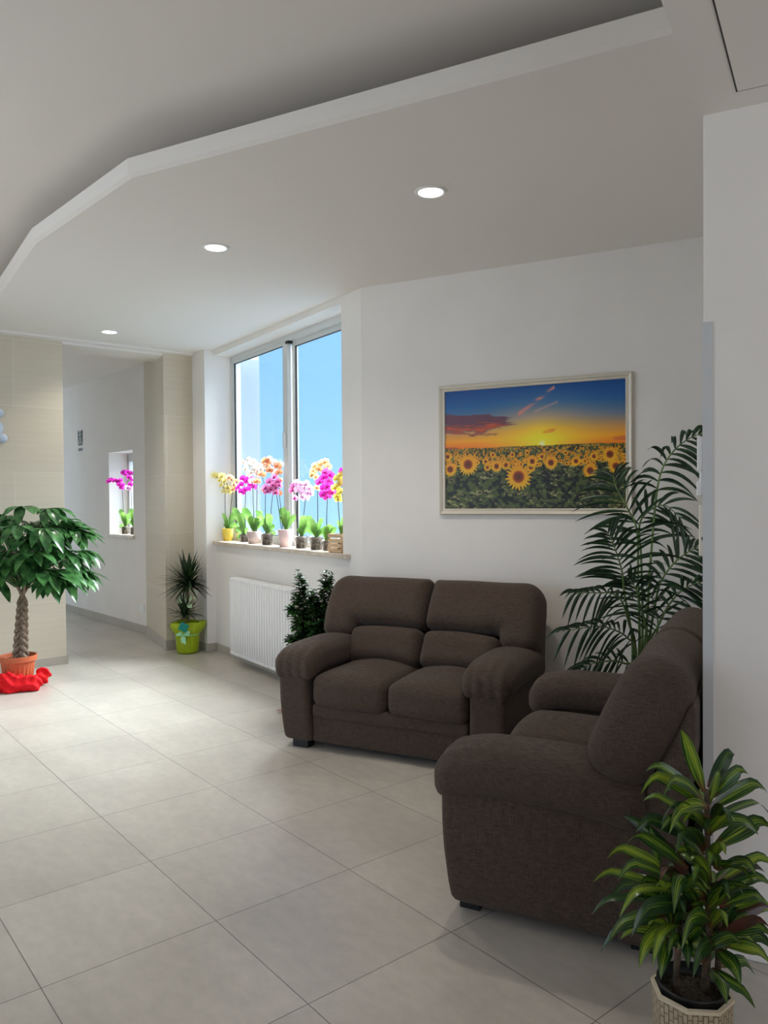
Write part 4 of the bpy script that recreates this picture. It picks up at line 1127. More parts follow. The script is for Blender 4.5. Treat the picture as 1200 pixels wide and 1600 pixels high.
for (p0, p1, p2, dy) in shoots:
    base = Vector((r_.uniform(-0.03, 0.03), r_.uniform(-0.03, 0.03), 0.2))
    cur = spline([base, floc(*p0, 5.60 + dy * 0.5), floc(*p1, 5.60 + dy), floc(*p2, 5.60 + dy)], 26)
    st_.tube(cur, [0.006 - 0.0035 * i / 25 for i in range(26)], 5)
    for i in range(6, 26):
        for j in range(7):
            a = r_.uniform(0, 2 * PI); up_ = r_.uniform(-0.1, 0.9)
            d = Vector((math.cos(a), math.sin(a), up_))
            ln = r_.uniform(0.05, 0.08) * (0.75 if i > 22 else 1)
            droop_leaf(lf_, cur[i] + Vector((0, 0, r_.uniform(-0.02, 0.02))), d, ln, ln * 0.29, r_.uniform(0, 0.4), 0.2, 5, 0.5, 0.15)
lf_.build('foliage', M['ficus'], fi, smooth=True); st_.build('branches', M['cane'], fi, smooth=True)

# --- kentia palm in the corner
M['palm'] = leaf_material('palm_leaf', (0.010, 0.030, 0.012), (0.028, 0.070, 0.026), 0.35, 0.18)
M['petiole'] = noise_mix(mat('palm_stalk', (0.10, 0.19, 0.05), 0.45), (0.07, 0.14, 0.04), (0.15, 0.24, 0.07), (20, 20, 5))
PK = Vector((1.38, 4.28, 0))
pa = thing('kentia_palm', 'tall dark green kentia palm in the corner behind both sofas', 'potted plant', tuple(PK))
MB().lathe(shell_pot(0.12, 0.155, 0.28, 0.008, 0.03), 40, (0, 0, 0.002)).build('pot', M['black'], pa, smooth=True)
MB().lathe([(0.001, 0.25), (0.135, 0.25)], 24).build('soil', M['soil'], pa)
def cp(x, y): return (860 + x * 0.2626, 640 + y * 0.2626)
rp_ = random.Random(31)
def frond(stalk, rachis, left, right, seed, nleaf=18, hang=0.6, wd=0.0125, fan=0.55):
    """stalk / rachis: (crop x, crop y, depth); left/right: leaflet length at base, middle, tip"""
    q = random.Random(seed)
    sp_ = [at(*cp(x, y), d) - PK for x, y, d in stalk]; rc_ = [at(*cp(x, y), d) - PK for x, y, d in rachis]
    base = Vector((q.uniform(-0.04, 0.04), q.uniform(-0.04, 0.04), 0.25))
    full = spline([base] + sp_ + rc_, 60)
    k0 = int(60 * (len(sp_) + 0.35) / (len(sp_) + len(rc_)))
    st = MB().tube(full, [0.0085 - 0.0065 * (i / 59) for i in range(60)], 6).build('frond_stalk', M['petiole'], pa, smooth=True)
    b = MB()
    view = (PK + full[-1] - Vector((0, 0, CAM_H))).normalized()
    for side, tab in ((-1, left), (1, right)):
        if not tab: continue
        nleaf_ = nleaf - 2
        for i in range(nleaf_):
            t = (i + q.uniform(-0.15, 0.15)) / (nleaf_ - 1); t = min(max(t, 0), 1)
            k = k0 + t * (59 - k0); ki = min(int(k), 58)
            p = full[ki].lerp(full[ki + 1], k - ki); tg = (full[ki + 1] - full[ki]).normalized()
            sd = tg.cross(view).normalized() * side
            ang = fan + (1.25 - fan) * (1 - t) * 0.8
            d = (sd * math.sin(ang) + tg * math.cos(ang) + view * q.uniform(-0.30, 0.30)).normalized()
            ln = float(np.interp(t, [0, 0.5, 1], tab) * q.uniform(0.9, 1.08))
            free = (PK + p - S_COR).dot(RNI) - 0.015; k_ = -d.dot(RNI)
            if free < 0.02: continue
            if k_ > 0.02: ln = min(ln, free / k_)
            droop_leaf(b, p, d, ln, wd * 0.78 * q.uniform(0.85, 1.15), hang * q.uniform(0.7, 1.25), 0.35, 9, 0.35, 0.25, sd.cross(d).cross(d) * -1)
    fo = b.build('leaflets', M['palm'], st, smooth=True)
D0 = 4.28
frond([(490, 1440, D0), (440, 1090, D0 - 0.1)], [(425, 960, D0 - .14), (385, 830, D0 - .18), (345, 735, D0 - .2)], (0.30, 0.38, 0.16), (0.26, 0.24, 0.12), 1, 15, 0.42)
frond([(530, 1400, D0), (522, 1000, D0)], [(515, 720, D0 - .02), (460, 590, D0 - .02), (395, 470, D0), (375, 400, D0 + .02)], (0.34, 0.36, 0.18), (0.24, 0.30, 0.20), 2, 15, 0.45)
frond([(560, 1400, D0), (590, 980, D0 - .05), (625, 560, D0 - .05)], [(660, 370, D0 - .08), (730, 250, D0 - .1), (830, 170, D0 - .14), (960, 120, D0 - .2)], (0.22, 0.24, 0.16), (0.26, 0.24, 0.14), 3, 15, 0.85, 0.0145)
frond([(580, 1400, D0), (630, 1120, D0 - .05)], [(665, 1010, D0 - .1), (745, 905, D0 - .12), (850, 830, D0 - .16), (960, 790, D0 - .2)], (0.26, 0.28, 0.16), (0.22, 0.22, 0.12), 4, 15, 0.6, 0.0155)
frond([(580, 1420, D0), (640, 1290, D0 - .05)], [(700, 1170, D0 - .1), (780, 1080, D0 - .15), (880, 1030, D0 - .2), (980, 1020, D0 - .25)], (0.20, 0.22, 0.14), (0.20, 0.22, 0.12), 5, 14, 0.8, 0.0145)
frond([(505, 1420, D0), (470, 1280, D0 - .08)], [(430, 1150, D0 - .14), (370, 1095, D0 - .2), (270, 1090, D0 - .26), (150, 1090, D0 - .3)], (0.20, 0.20, 0.12), (0.16, 0.16, 0.10), 6, 14, 0.9, 0.0125)
frond([(510, 1450, D0)], [(460, 1360, D0 - .05), (390, 1315, D0 - .08), (290, 1290, D0 - .1), (120, 1310, D0 - .1)], (0.24, 0.24, 0.14), (0.18, 0.18, 0.12), 7, 14, 0.9, 0.0125)
frond([(520, 1550, D0)], [(440, 1510, D0 - .04), (360, 1495, D0 - .06), (260, 1510, D0 - .05), (180, 1540, D0 - .03)], (0.16, 0.16, 0.10), (0.13, 0.13, 0.08), 8, 12, 0.6, 0.012)
frond([(545, 1400, D0 + .02), (540, 900, D0 + .05)], [(530, 690, D0 + .05), (590, 600, D0 + .03), (680, 570, D0), (770, 640, D0 - .05)], (0.20, 0.26, 0.16), (0.22, 0.26, 0.16), 9, 13, 0.6, 0.013)
frond([(570, 1420, D0), (560, 1260, D0 - .05)], [(530, 1150, D0 - .08), (505, 1060, D0 - .1), (470, 1010, D0 - .1)], (0.18, 0.2, 0.12), (0.26, 0.24, 0.14), 10, 11, 0.35, 0.011)
frond([(600, 1420, D0)], [(640, 1300, D0 - .05), (620, 1160, D0 - .02), (570, 1050, D0)], (0.22, 0.22, 0.14), (0.24, 0.22, 0.14), 11, 11, 0.3, 0.011)

# --- cordyline in the foreground
def cordyline_material(k):
    m = mat('striped_leaf', (0.02, 0.08, 0.02), 0.3, 0.5, transl=0.15); n, b = nodes(m)
    tc = n.nodes.new('ShaderNodeTexCoord'); sx = n.nodes.new('ShaderNodeSeparateXYZ'); n.links.new(tc.outputs['UV'], sx.inputs[0])
    mp = n.nodes.new('ShaderNodeMapping'); mp.inputs['Scale'].default_value = (9, 0.8, 1); n.links.new(tc.outputs['UV'], mp.inputs[0])
    ge = n.nodes.new('ShaderNodeObjectInfo')
    ns = n.nodes.new('ShaderNodeTexNoise'); ns.noise_dimensions = '4D'; ns.inputs['Scale'].default_value = 1.4; ns.inputs['Detail'].default_value = 2
    ns2 = n.nodes.new('ShaderNodeTexNoise'); ns2.inputs['Scale'].default_value = 7.0; n.links.new(tc.outputs['Object'], ns2.inputs['Vector'])
    n.links.new(mp.outputs[0], ns.inputs['Vector']); n.links.new(ns2.outputs['Fac'], ns.inputs['W'])
    # lime stripe along one half of the blade, dark rib and edges
    r1 = n.nodes.new('ShaderNodeValToRGB')
    e0 = r1.color_ramp.elements
    e0[0].position = 0.0; e0[0].color = (0.3, 0.3, 0.3, 1); e0[1].position = 1.0; e0[1].color = (0.15, 0.15, 0.15, 1)
    for p_, c_ in ((0.12, 0.1), (0.34, 0.55), (0.5, 0.75), (0.66, 0.4), (0.85, 0.05)):
        q = r1.color_ramp.elements.new(p_); q.color = (c_, c_, c_, 1)
    n.links.new(sx.outputs[0], r1.inputs[0])
    ad = n.nodes.new('ShaderNodeMath'); ad.operation = 'MULTIPLY_ADD'; ad.inputs[1].default_value = 3.6; ad.inputs[2].default_value = -1.8 + k
    n.links.new(ns.outputs['Fac'], ad.inputs[0])
    a2 = n.nodes.new('ShaderNodeMath'); a2.operation = 'ADD'; a2.use_clamp = True
    n.links.new(ad.outputs[0], a2.inputs[0]); n.links.new(r1.outputs[0], a2.inputs[1])
    r2 = n.nodes.new('ShaderNodeValToRGB'); e2 = r2.color_ramp.elements
    e2[0].position = 0.1; e2[0].color = (0.010, 0.040, 0.010, 1); e2[1].position = 1.0; e2[1].color = (0.33, 0.42, 0.03, 1)
    q = e2.new(0.5); q.color = (0.06, 0.15, 0.018, 1)
    n.links.new(a2.outputs[0], r2.inputs[0])
    r3 = n.nodes.new('ShaderNodeMapRange'); r3.inputs['From Min'].default_value = 0.20; r3.inputs['From Max'].default_value = 0.0; n.links.new(sx.outputs[1], r3.inputs[0])
    mx = n.nodes.new('ShaderNodeMixRGB'); mx.inputs[2].default_value = (0.16, 0.045, 0.035, 1)
    n.links.new(r3.outputs[0], mx.inputs[0]); n.links.new(r2.outputs[0], mx.inputs[1])
    n.links.new(mx.outputs[0], b.inputs['Base Color'])
    for t in [q for q in n.nodes if q.type == 'BSDF_TRANSLUCENT']: n.links.new(mx.outputs[0], t.inputs[0])
    return m
M['cordy'] = [cordyline_material(k) for k in (0.22, -0.10, -0.45)]
M['cordy_dark'] = leaf_material('maroon_leaf', (0.022, 0.02, 0.010), (0.10, 0.035, 0.025), 0.35, 0.1)
YC = 2.0
PCO = Vector((0.800, YC, 0))
co = thing('cordyline', 'striped lime and dark green leafy plant in a woven-look planter, lower right foreground', 'potted plant', tuple(PCO))
# octagonal planter with basket-weave relief
def weave_material():
    m = mat('woven_planter', (0.56, 0.46, 0.32), 0.6, 0.35); n, b = nodes(m)
    tc = n.nodes.new('ShaderNodeTexCoord'); mp = n.nodes.new('ShaderNodeMapping'); mp.inputs['Rotation'].default_value = (0, 0, PI / 2)
    br = n.nodes.new('ShaderNodeTexBrick'); br.offset = 0.5; br.inputs['Scale'].default_value = 1
    br.inputs['Brick Width'].default_value = 0.024; br.inputs['Row Height'].default_value = 0.0125; br.inputs['Mortar Size'].default_value = 0.0018; br.inputs['Mortar Smooth'].default_value = 0.8
    br.inputs['Color1'].default_value = (0.62, 0.52, 0.37, 1); br.inputs['Color2'].default_value = (0.52, 0.42, 0.28, 1); br.inputs['Mortar'].default_value = (0.38, 0.28, 0.16, 1)
    n.links.new(tc.outputs['UV'], mp.inputs[0]); n.links.new(mp.outputs[0], br.inputs['Vector'])
    ns = n.nodes.new('ShaderNodeTexNoise'); ns.inputs['Scale'].default_value = 60; n.links.new(tc.outputs['UV'], ns.inputs['Vector'])
    mx = n.nodes.new('ShaderNodeMixRGB'); mx.blend_type = 'MULTIPLY'; mx.inputs[0].default_value = 0.5
    n.links.new(br.outputs[0], mx.inputs[1]); n.links.new(ns.outputs['Fac'], mx.inputs[2]); n.links.new(mx.outputs[0], b.inputs['Base Color'])
    bp = n.nodes.new('ShaderNodeBump'); bp.invert = True; bp.inputs['Strength'].default_value = 1.0; bp.inputs['Distance'].default_value = 0.004
    n.links.new(br.outputs['Fac'], bp.inputs['Height']); n.links.new(bp.outputs[0], b.inputs['Normal'])
    return m
M['weave'] = weave_material(); M['planter_rim'] = mat('planter_rim', (0.62, 0.53, 0.38), 0.5)
def octo(b, prof, rot=0.30, n=8, uvm=True):
    for j in range(len(prof) - 1):
        for i in range(n):
            a0 = rot + 2 * PI * i / n; a1 = rot + 2 * PI * (i + 1) / n
            (ra, za), (rb, zb) = prof[j], prof[j + 1]
            ww = ra * 2 * math.sin(PI / n)
            b.add([(ra * math.cos(a0), ra * math.sin(a0), za), (ra * math.cos(a1), ra * math.sin(a1), za), (rb * math.cos(a1), rb * math.sin(a1), zb), (rb * math.cos(a0), rb * math.sin(a0), zb)],
                  [(0, 1, 2, 3)], [(i * ww, za), ((i + 1) * ww, za), ((i + 1) * ww, zb), (i * ww, zb)])
    return b
octo(MB(), [(0.001, 0.0), (0.084, 0.0), (0.098, 0.10), (0.100, 0.219)]).build('planter', M['weave'], co)
octo(MB(), [(0.100, 0.219), (0.1035, 0.221), (0.1035, 0.229), (0.094, 0.231), (0.093, 0.215), (0.088, 0.03)]).build('planter_rim', M['planter_rim'], co)
MB().lathe([(0.075, 0.04), (0.086, 0.250), (0.0885, 0.250), (0.0885, 0.243), (0.083, 0.243), (0.080, 0.20)], 36).build('nursery_pot', M['black'], co, smooth=True)
MB().lathe([(0.001, 0.222), (0.083, 0.220)], 24).build('soil', M['soil'], co)
def kp(x, y, dy=0.0): return at(900 + x * 0.3, 1120 + y * 0.3, YC + dy) - PCO
M['dark_cane'] = noise_mix(mat('dark_cane', (0.08, 0.05, 0.03), 0.8), (0.04, 0.028, 0.018), (0.11, 0.075, 0.045), (60, 60, 60), bump=0.2)
canes = [([(670, 1400), (690, 1150), (690, 900), (685, 650), (680, 380)], 0.011), ([(520, 1330), (540, 1100), (500, 900), (440, 760)], 0.009), ([(735, 1390), (745, 1150), (760, 950)], 0.009)]
for pts, r in canes:
    c0 = spline([kp(*p) for p in pts], 20)
    c0[0].z = 0.21
    MB().tube(c0, [r - 0.004 * i / 19 for i in range(20)], 8).build('cane', M['dark_cane'], co, smooth=True)
# base x, y, tip x, y, arch, width factor, depth of tip
LV = [(668, 390, 548, 33, 0.03, 1.25, -.02), (690, 370, 828, 138, .06, 1.2, .05), (700, 420, 897, 235, .12, 1.25, -.05), (700, 480, 1000, 322, .14, 1.2, .02), (700, 540, 1015, 432, .12, .9, .08), (660, 470, 338, 298, .22, 1.0, -.08),
      (655, 420, 362, 212, .10, .9, .04), (660, 440, 455, 322, .22, .9, -.12), (650, 540, 440, 470, .22, .9, -.14), (720, 680, 1020, 505, .12, 1.7, -.05), (700, 560, 808, 500, .35, 1.0, -.15), (680, 760, 440, 468, .10, .95, -.13), (670, 700, 520, 605, .25, 1.0, -.17),
      (640, 660, 308, 505, .12, 1.15, -.06), (560, 760, 242, 483, .03, 1.0, .04), (580, 790, 248, 565, .10, 1.1, -.08), (500, 830, 158, 657, .14, 1.1, .0), (445, 890, 385, 545, .02, .8, .02), (540, 880, 218, 742, .10, 1.0, -.1), (460, 890, 85, 785, .12, 1.0, .05),
      (560, 940, 226, 945, .24, 1.1, -.1), (440, 970, 80, 958, .14, .8, .03), (620, 1010, 288, 1032, .20, 1.35, -.14), (470, 1030, 168, 1100, .16, 1.0, -.05), (470, 1060, 125, 1155, .22, .8, .03), (470, 1080, 328, 1245, .12, 1.2, -.1), (560, 1090, 398, 1205, .25, 1.2, -.16),
      (480, 1150, 440, 1320, .08, 1.2, -.1), (700, 1070, 548, 1115, .30, 1.2, -.17), (705, 1160, 608, 1285, .12, 1.1, -.15), (730, 800, 695, 690, .12, 1.2, -.15), (740, 800, 942, 778, .30, 1.1, -.1), (740, 860, 1030, 700, .10, 1.1, .05), (750, 920, 1020, 825, .12, 1.3, -.06),
      (750, 980, 995, 905, .12, 1.1, .07), (740, 1020, 1015, 930, .12, 1.0, -.02), (750, 1070, 1020, 985, .05, 1.1, .05), (755, 1120, 1020, 1085, .10, 1.3, -.08), (770, 1170, 1020, 1150, .14, 1.2, .03), (770, 1190, 1015, 1245, .16, 1.2, -.05), (735, 1210, 858, 1350, .10, 1.3, -.12),
      (710, 1310, 935, 1468, .08, 1.2, -.10), (712, 1310, 785, 1432, .08, 1.4, -.15), (745, 1300, 932, 1282, .15, 1.0, .08), (590, 860, 508, 932, .35, 1.2, -.18), (660, 560, 348, 368, .06, .7, .10), (560, 1130, 585, 1250, .15, 1.1, -.14), (560, 1160, 480, 1180, .2, .8, -.12),
      (690, 600, 790, 470, .15, 1.0, .1), (690, 500, 640, 360, .05, 1.0, .1), (620, 760, 560, 560, .08, .9, .08), (600, 900, 470, 750, .1, .9, .06), (700, 700, 860, 560, .1, 1.0, .1), (700, 850, 600, 690, .1, 1.0, -.05), (640, 980, 520, 850, .15, 1.0, -.05), (560, 1060, 640, 980, .1, .9, .08), (700, 620, 560, 480, .2, 1.1, -.1),
      (610, 1120, 540, 1010, .2, .9, .04), (690, 980, 800, 860, .2, 1.1, -.12), (690, 900, 610, 760, .2, 1.1, -.16), (690, 760, 780, 640, .2, 1.0, -.14), (700, 1100, 790, 1010, .2, 1.0, -.16), (500, 960, 420, 840, .2, .9, -.05)]
CR = random.Random(5)
def cordy_leaves(rows, name, m, seed):
    b = MB(); q = random.Random(seed)
    for (bx, by, tx_, ty, arch, wf, dy) in rows:
        p0 = kp(bx, by, dy * 0.1); p2 = kp(tx_, ty, dy)
        L_ = (p2 - p0).length
        p1 = (p0 + p2) / 2 + Vector((0, 0, arch * 0.9 * L_)) 
        pts = bez(p0, p1, p2, 12)
        # the last bit of the blade curls over
        for i in range(9, 12): pts[i] = pts[i] + Vector((0, 0, -0.012 * (i - 8) ** 1.5 * (0.4 if arch < 0.06 else 1.0) * L_ / 0.1 * 0.35))
        d = (p2 - p0).normalized(); vw = (p0 + PCO - Vector((0, 0, CAM_H))).normalized()
        sd = d.cross(vw); sd = sd.normalized() if sd.length > 0.1 else d.orthogonal()
        roll = q.uniform(-0.95, 0.95)
        sd = (Matrix.Rotation(roll, 3, d) @ sd)
        b.ribbon(pts, wleaf(0.0162 * wf, 0.5, 0.28), sd, q.uniform(0.15, 0.4) * q.choice((-1, 1)) * 0.8, nx=3, mi=q.choice((0, 0, 1, 1, 2)) if isinstance(m, list) else 0)
    return b.build(name, m, co, smooth=True)
qf_ = random.Random(90)
FILL = []
for (cx0, cy0, cx1, cy1, k_) in ((675, 1330, 685, 430, 40), (525, 1240, 445, 800, 20), (740, 1300, 758, 960, 12)):
    for i in range(k_):
        t_ = qf_.random(); bx = cx0 + (cx1 - cx0) * t_; by = cy0 + (cy1 - cy0) * t_
        a_ = qf_.uniform(-0.2, PI + 0.2); L0 = qf_.uniform(170, 330)
        FILL.append((bx, by, bx + L0 * math.cos(a_), by - L0 * 0.75 * math.sin(a_) + qf_.uniform(-20, 60), qf_.uniform(0.08, 0.3), qf_.uniform(0.75, 1.15), qf_.uniform(-0.13, 0.16)))
cordy_leaves(LV + FILL, 'foliage', M['cordy'], 8)
DK = [(600, 880, 450, 620, .05, .9, -.02), (560, 900, 440, 750, .1, 1.0, -.14), (760, 1080, 1030, 955, .05, 1.0, .0), (755, 1130, 1010, 1030, .08, .9, -.09), (750, 900, 985, 740, .06, .8, .07), (620, 1000, 560, 880, .1, .9, .02), (640, 1060, 585, 960, .1, .9, -.05)]
cordy_leaves(DK, 'red_tinged_leaves', M['cordy_dark'], 12)['label'] = 'older maroon-tinged leaves'

# --- orchids on the window sill and in the niche
def blossom_mesh(name, c_petal, c_lip, c_inner=None):
    mp_ = mat(name + '_petal', c_petal, 0.55, 0.3, transl=0.45); ml = mat(name + '_lip', c_lip, 0.5, 0.3, transl=0.3)
    mc = mat(name + '_throat', c_inner or c_lip, 0.5, 0.3, transl=0.4)
    b = MB()
    def petal(ang, ln, wd, mi, cup=0.25):
        d = Vector((math.cos(ang), 0, math.sin(ang))); sd = Vector((-math.sin(ang), 0, math.cos(ang)))
        pts = [d * (ln * t) + Vector((0, -cup * ln * math.sin(t * 2.4) * 0.5, 0)) for t in (0, .2, .4, .6, .8, 1)]
        b.ribbon(pts, lambda t: wd * (0.3 + 0.7 * math.sin(min(1, t * 1.5) * PI / 2)) * (1 if t < 0.7 else max(0.35, math.cos((t - 0.7) / 0.3 * 1.2))), sd, -0.12, mi)
    for a in (90, 215, 325): petal(math.radians(a), 0.034, 0.012, 0)
    for a in (12, 168): petal(math.radians(a), 0.037, 0.0205, 0, 0.1)
    for a in (0, 72, 144, 216, 288): petal(math.radians(a), 0.012, 0.006, 2, -0.4)
    b.lathe([(0.0005, 0.0), (0.006, 0.003), (0.008, 0.010), (0.004, 0.016), (0.0005, 0.018)], 8, (0, -0.010, -0.016), mi=1)
    return b.mesh(name, [mp_, ml, mc], True)
BL = {
    'yellow': blossom_mesh('yellow_blossom', (0.88, 0.80, 0.36), (0.75, 0.55, 0.12)),
    'yellow_pink': blossom_mesh('yellow_pink_blossom', (0.88, 0.72, 0.42), (0.72, 0.06, 0.28), (0.80, 0.25, 0.45)),
    'magenta': blossom_mesh('magenta_blossom', (0.80, 0.045, 0.56), (0.60, 0.01, 0.30)),
    'white': blossom_mesh('white_blossom', (0.90, 0.88, 0.86), (0.82, 0.66, 0.40)),
    'orange': blossom_mesh('orange_blossom', (0.86, 0.36, 0.20), (0.78, 0.55, 0.22), (0.85, 0.6, 0.4)),
    'mauve': blossom_mesh('mauve_blossom', (0.82, 0.26, 0.56), (0.36, 0.02, 0.16), (0.6, 0.04, 0.26)),
    'pink': blossom_mesh('pale_pink_blossom', (0.90, 0.68, 0.84), (0.75, 0.35, 0.6)),
    'peach': blossom_mesh('peach_blossom', (0.88, 0.62, 0.30), (0.80, 0.38, 0.16), (0.88, 0.72, 0.55)),
    'pinkwhite': blossom_mesh('pink_white_blossom', (0.84, 0.10, 0.56), (0.45, 0.01, 0.2), (0.9, 0.7, 0.85)),
    'lime': blossom_mesh('yellow_green_blossom', (0.76, 0.70, 0.16), (0.75, 0.50, 0.10)),
}
M['orchid_leaf'] = leaf_material('orchid_leaf', (0.11, 0.26, 0.05), (0.24, 0.42, 0.10), 0.28, 0.42, 0.55, scale=(9, 9, 9))
M['orchid_stem'] = mat('orchid_stem', (0.055, 0.065, 0.03), 0.5)
POTM = {'yellow': mat('yellow_pot', (0.80, 0.60, 0.09), 0.4), 'mauve': mat('mauve_pot', (0.56, 0.44, 0.42), 0.45), 'pink': mat('pink_pot', (0.78, 0.56, 0.55), 0.4)}
RO = random.Random(77)
def orchid(label, base, depth, pot, pr, ph, leaves, spikes, group='orchids on the window sill', stake=True):
    """leaves: (du px, dv px from the pot top, width px); spikes: (colour, [blossom pixels])"""
    base = Vector(base)
    t = thing('orchid', label, 'potted orchid', tuple(base), group=group)
    px = depth / F_PX
    if pot == 'clear':
        MB().lathe([(0.001, 0.001), (pr * 0.8, 0.001), (pr, ph), (pr * 1.04, ph), (pr * 1.04, ph + 0.004), (pr * 0.97, ph + 0.004)], 28).build('pot', M['clear_pot'], t, smooth=True)
        MB().lathe([(0.001, 0.004), (pr * 0.77, 0.004), (pr * 0.93, ph * 0.86), (pr * 0.6, ph * 0.93), (0.001, ph * 0.95)], 28, rf=lambda a, q: 1 + 0.03 * math.sin(a * 9 + q * 20)).build('bark_chips', M['bark'], t, smooth=True)
    elif pot:
        MB().lathe(shell_pot(pr * 0.76, pr, ph, 0.004), 32).build('pot', POTM[pot], t, smooth=True)
        MB().lathe([(0.001, ph - 0.012), (pr * 0.9, ph - 0.012)], 24).build('bark_chips', M['bark'], t)
    b = MB()
    for (du, dv, w) in leaves:
        tip = Vector((du * px, RO.uniform(-0.05, 0.03), ph - dv * px))
        L_ = max(0.05, (tip - Vector((0, 0, ph))).length)
        p0 = Vector((0, 0, ph - 0.008)); p1 = Vector((tip.x * 0.35, tip.y * 0.5, ph + (tip.z - ph) * 0.62 + 0.3 * abs(tip.x)))
        pts = bez(p0, p1, tip, 10)
        d = tip - p0; sd = d.cross(Vector((0, 1, 0.0))) 
        if sd.length < 1e-3: sd = Vector((1, 0, 0))
        sd = (Matrix.Rotation(RO.uniform(-0.5, 0.5), 3, d.normalized()) @ sd.normalized())
        b.ribbon(pts, lambda q, w=w: w * px * 0.42 * (0.35 + 0.65 * math.sin(min(1, q * 1.8) * PI / 2)) * (1 if q < 0.75 else max(0.12, math.sqrt(max(0, 1 - ((q - 0.75) / 0.25) ** 2)))), sd, 0.22)
    b.build('foliage', M['orchid_leaf'], t, smooth=True)
    for (colr, pts, root) in spikes:
        loc = [at(u, v, depth + dd) - base for u, v, dd in [(p[0], p[1], RO.uniform(-0.035, 0.035)) for p in pts]]
        first_ = loc[0]
        r0 = Vector((root * px, 0.0, ph - 0.01))
        stem = spline([r0, r0.lerp(first_, 0.5) + Vector((0, 0.0, 0.03)), first_ + Vector((0, 0.012, 0.005))] + [q + Vector((0, 0.012, 0.006)) for q in loc[1:]], 14 + 6 * len(loc))
        MB().tube(stem, [0.0036 - 0.0018 * i / len(stem) for i in range(len(stem))], 5).build('flower_stem', M['orchid_stem'], t, smooth=True)
        for k, q in enumerate(loc):
            cm = BL[colr] if not isinstance(colr, (list, tuple)) else BL[colr[k % len(colr)]]
            o = link('blossom', cm, t, loc=q)
            sc = RO.uniform(0.88, 1.12)
            o.scale = (sc, sc, sc)
            o.rotation_euler = (RO.uniform(-0.35, 0.25), RO.uniform(-0.4, 0.4), RO.uniform(-0.7, 0.7) - 0.1)
    return t

def sill_pot(u, s_, z=1.12):
    """point on the sill seen in column u, s_ metres behind the wall face"""
    dv = ray(u, 800); a = WP + WN * s_
    den = dv[0] * WN.x + dv[1] * WN.y
    k = (a.x * WN.x + a.y * WN.y) / den
    return Vector((dv[0] * k, dv[1] * k, z + 0.0005)), dv[1] * k
def spray(u0, v0, u1, v1, n, sp_=5, seed=0):
    q = random.Random(seed); out = []
    for i in range(n):
        t = i / max(1, n - 1)
        out.append((u0 + (u1 - u0) * t + q.uniform(-sp_, sp_), v0 + (v1 - v0) * t + q.uniform(-sp_, sp_)))
    return out
g = lambda u, s_: sill_pot(u, s_)
p, d = g(355.5, 0.085); orchid('orchid with pale yellow flowers in a yellow pot, leftmost on the sill', p, d, 'yellow', 0.058, 0.125, [(14, -26, 12), (18, -4, 10), (-4, -8, 7), (10, 4, 9), (-6, -24, 7)],
    [('yellow', [(351, 768), (346, 758), (351, 752), (356, 762), (344, 750), (340, 744), (335, 742), (358, 768), (347, 744)], -3), ('yellow_pink', [(364, 765), (366, 757), (362, 748), (370, 752), (358, 746), (368, 762)], 2)])
p, d = g(381, 0.125); orchid('orchid with vivid magenta flowers in a small clear pot behind the mauve pot', p, d, 'clear', 0.046, 0.085, [(-16, -40, 13), (-12, -6, 12), (-4, -32, 12), (8, -6, 9), (-10, 8, 9)],
    [('magenta', [(383, 765), (377, 757), (372, 762), (386, 752), (380, 748), (392, 757), (388, 764), (397, 760), (378, 768), (390, 748)], 2)])
p, d = g(396.5, 0.075); orchid('orchid with white flowers in a round mauve pot', p, d, 'mauve', 0.068, 0.115, [(-18, -36, 14), (-6, -24, 12), (8, -20, 14), (20, -14, 10), (14, -32, 9)],
    [('white', [(394, 752), (389, 742), (384, 733), (391, 727), (398, 733), (381, 722), (388, 718), (396, 722), (403, 728), (402, 741), (393, 738)], 1), ('orange', [(402, 752), (407, 738), (410, 730), (404, 736)], 4)])
p, d = g(417, 0.07); orchid('orchid with orange flowers in a clear pot of bark, left of the pink pot', p, d, 'clear', 0.060, 0.112, [(-18, -34, 9), (4, -30, 17), (-4, -14, 10), (12, -10, 10), (14, 2, 8)],
    [(('orange', 'orange', 'white'), [(414, 765), (409, 741), (412, 727), (417, 728), (419, 722), (408, 733), (421, 735), (414, 720)], -2), ('white', [(427, 760), (424, 733), (428, 722), (434, 730), (421, 717), (431, 738), (437, 726)], 4)])
p, d = g(446, 0.05); orchid('orchid with mauve speckled flowers in a tall pale pink pot', p, d, 'pink', 0.068, 0.15, [(-8, -34, 9), (-2, -36, 10), (4, -30, 10), (16, -22, 13), (-10, -20, 7)],
    [('mauve', [(431, 770), (427, 758), (421, 752), (434, 752), (429, 745), (437, 758), (415, 762), (418, 768), (424, 764), (432, 762)], -6), ('orange', [(436, 770), (438, 750), (436, 738), (434, 728)], -4)])
p, d = g(470.5, 0.065); orchid('orchid with pale pink flowers in a clear pot, right of the pink pot', p, d, 'clear', 0.060, 0.105, [(6, -32, 14), (16, -30, 15), (-4, -12, 8), (12, -14, 10)],
    [('pink', [(477, 778), (472, 770), (466, 765), (481, 770), (476, 762), (470, 757), (484, 763), (464, 755), (486, 772), (479, 756), (473, 776)], 2), ('mauve', [(461, 778), (457, 766), (460, 760)], -6)])
p, d = g(494.5, 0.065); orchid('orchid with peach yellow flowers in a clear pot with mossy bark', p, d, 'clear', 0.064, 0.112, [(-12, -26, 16), (-18, -10, 12), (16, -8, 12), (10, -28, 8), (-4, -20, 14), (20, -12, 9)],
    [('peach', [(496, 762), (494, 745), (490, 736), (493, 728), (499, 733), (503, 724), (508, 722), (512, 728), (488, 742)], 2)])
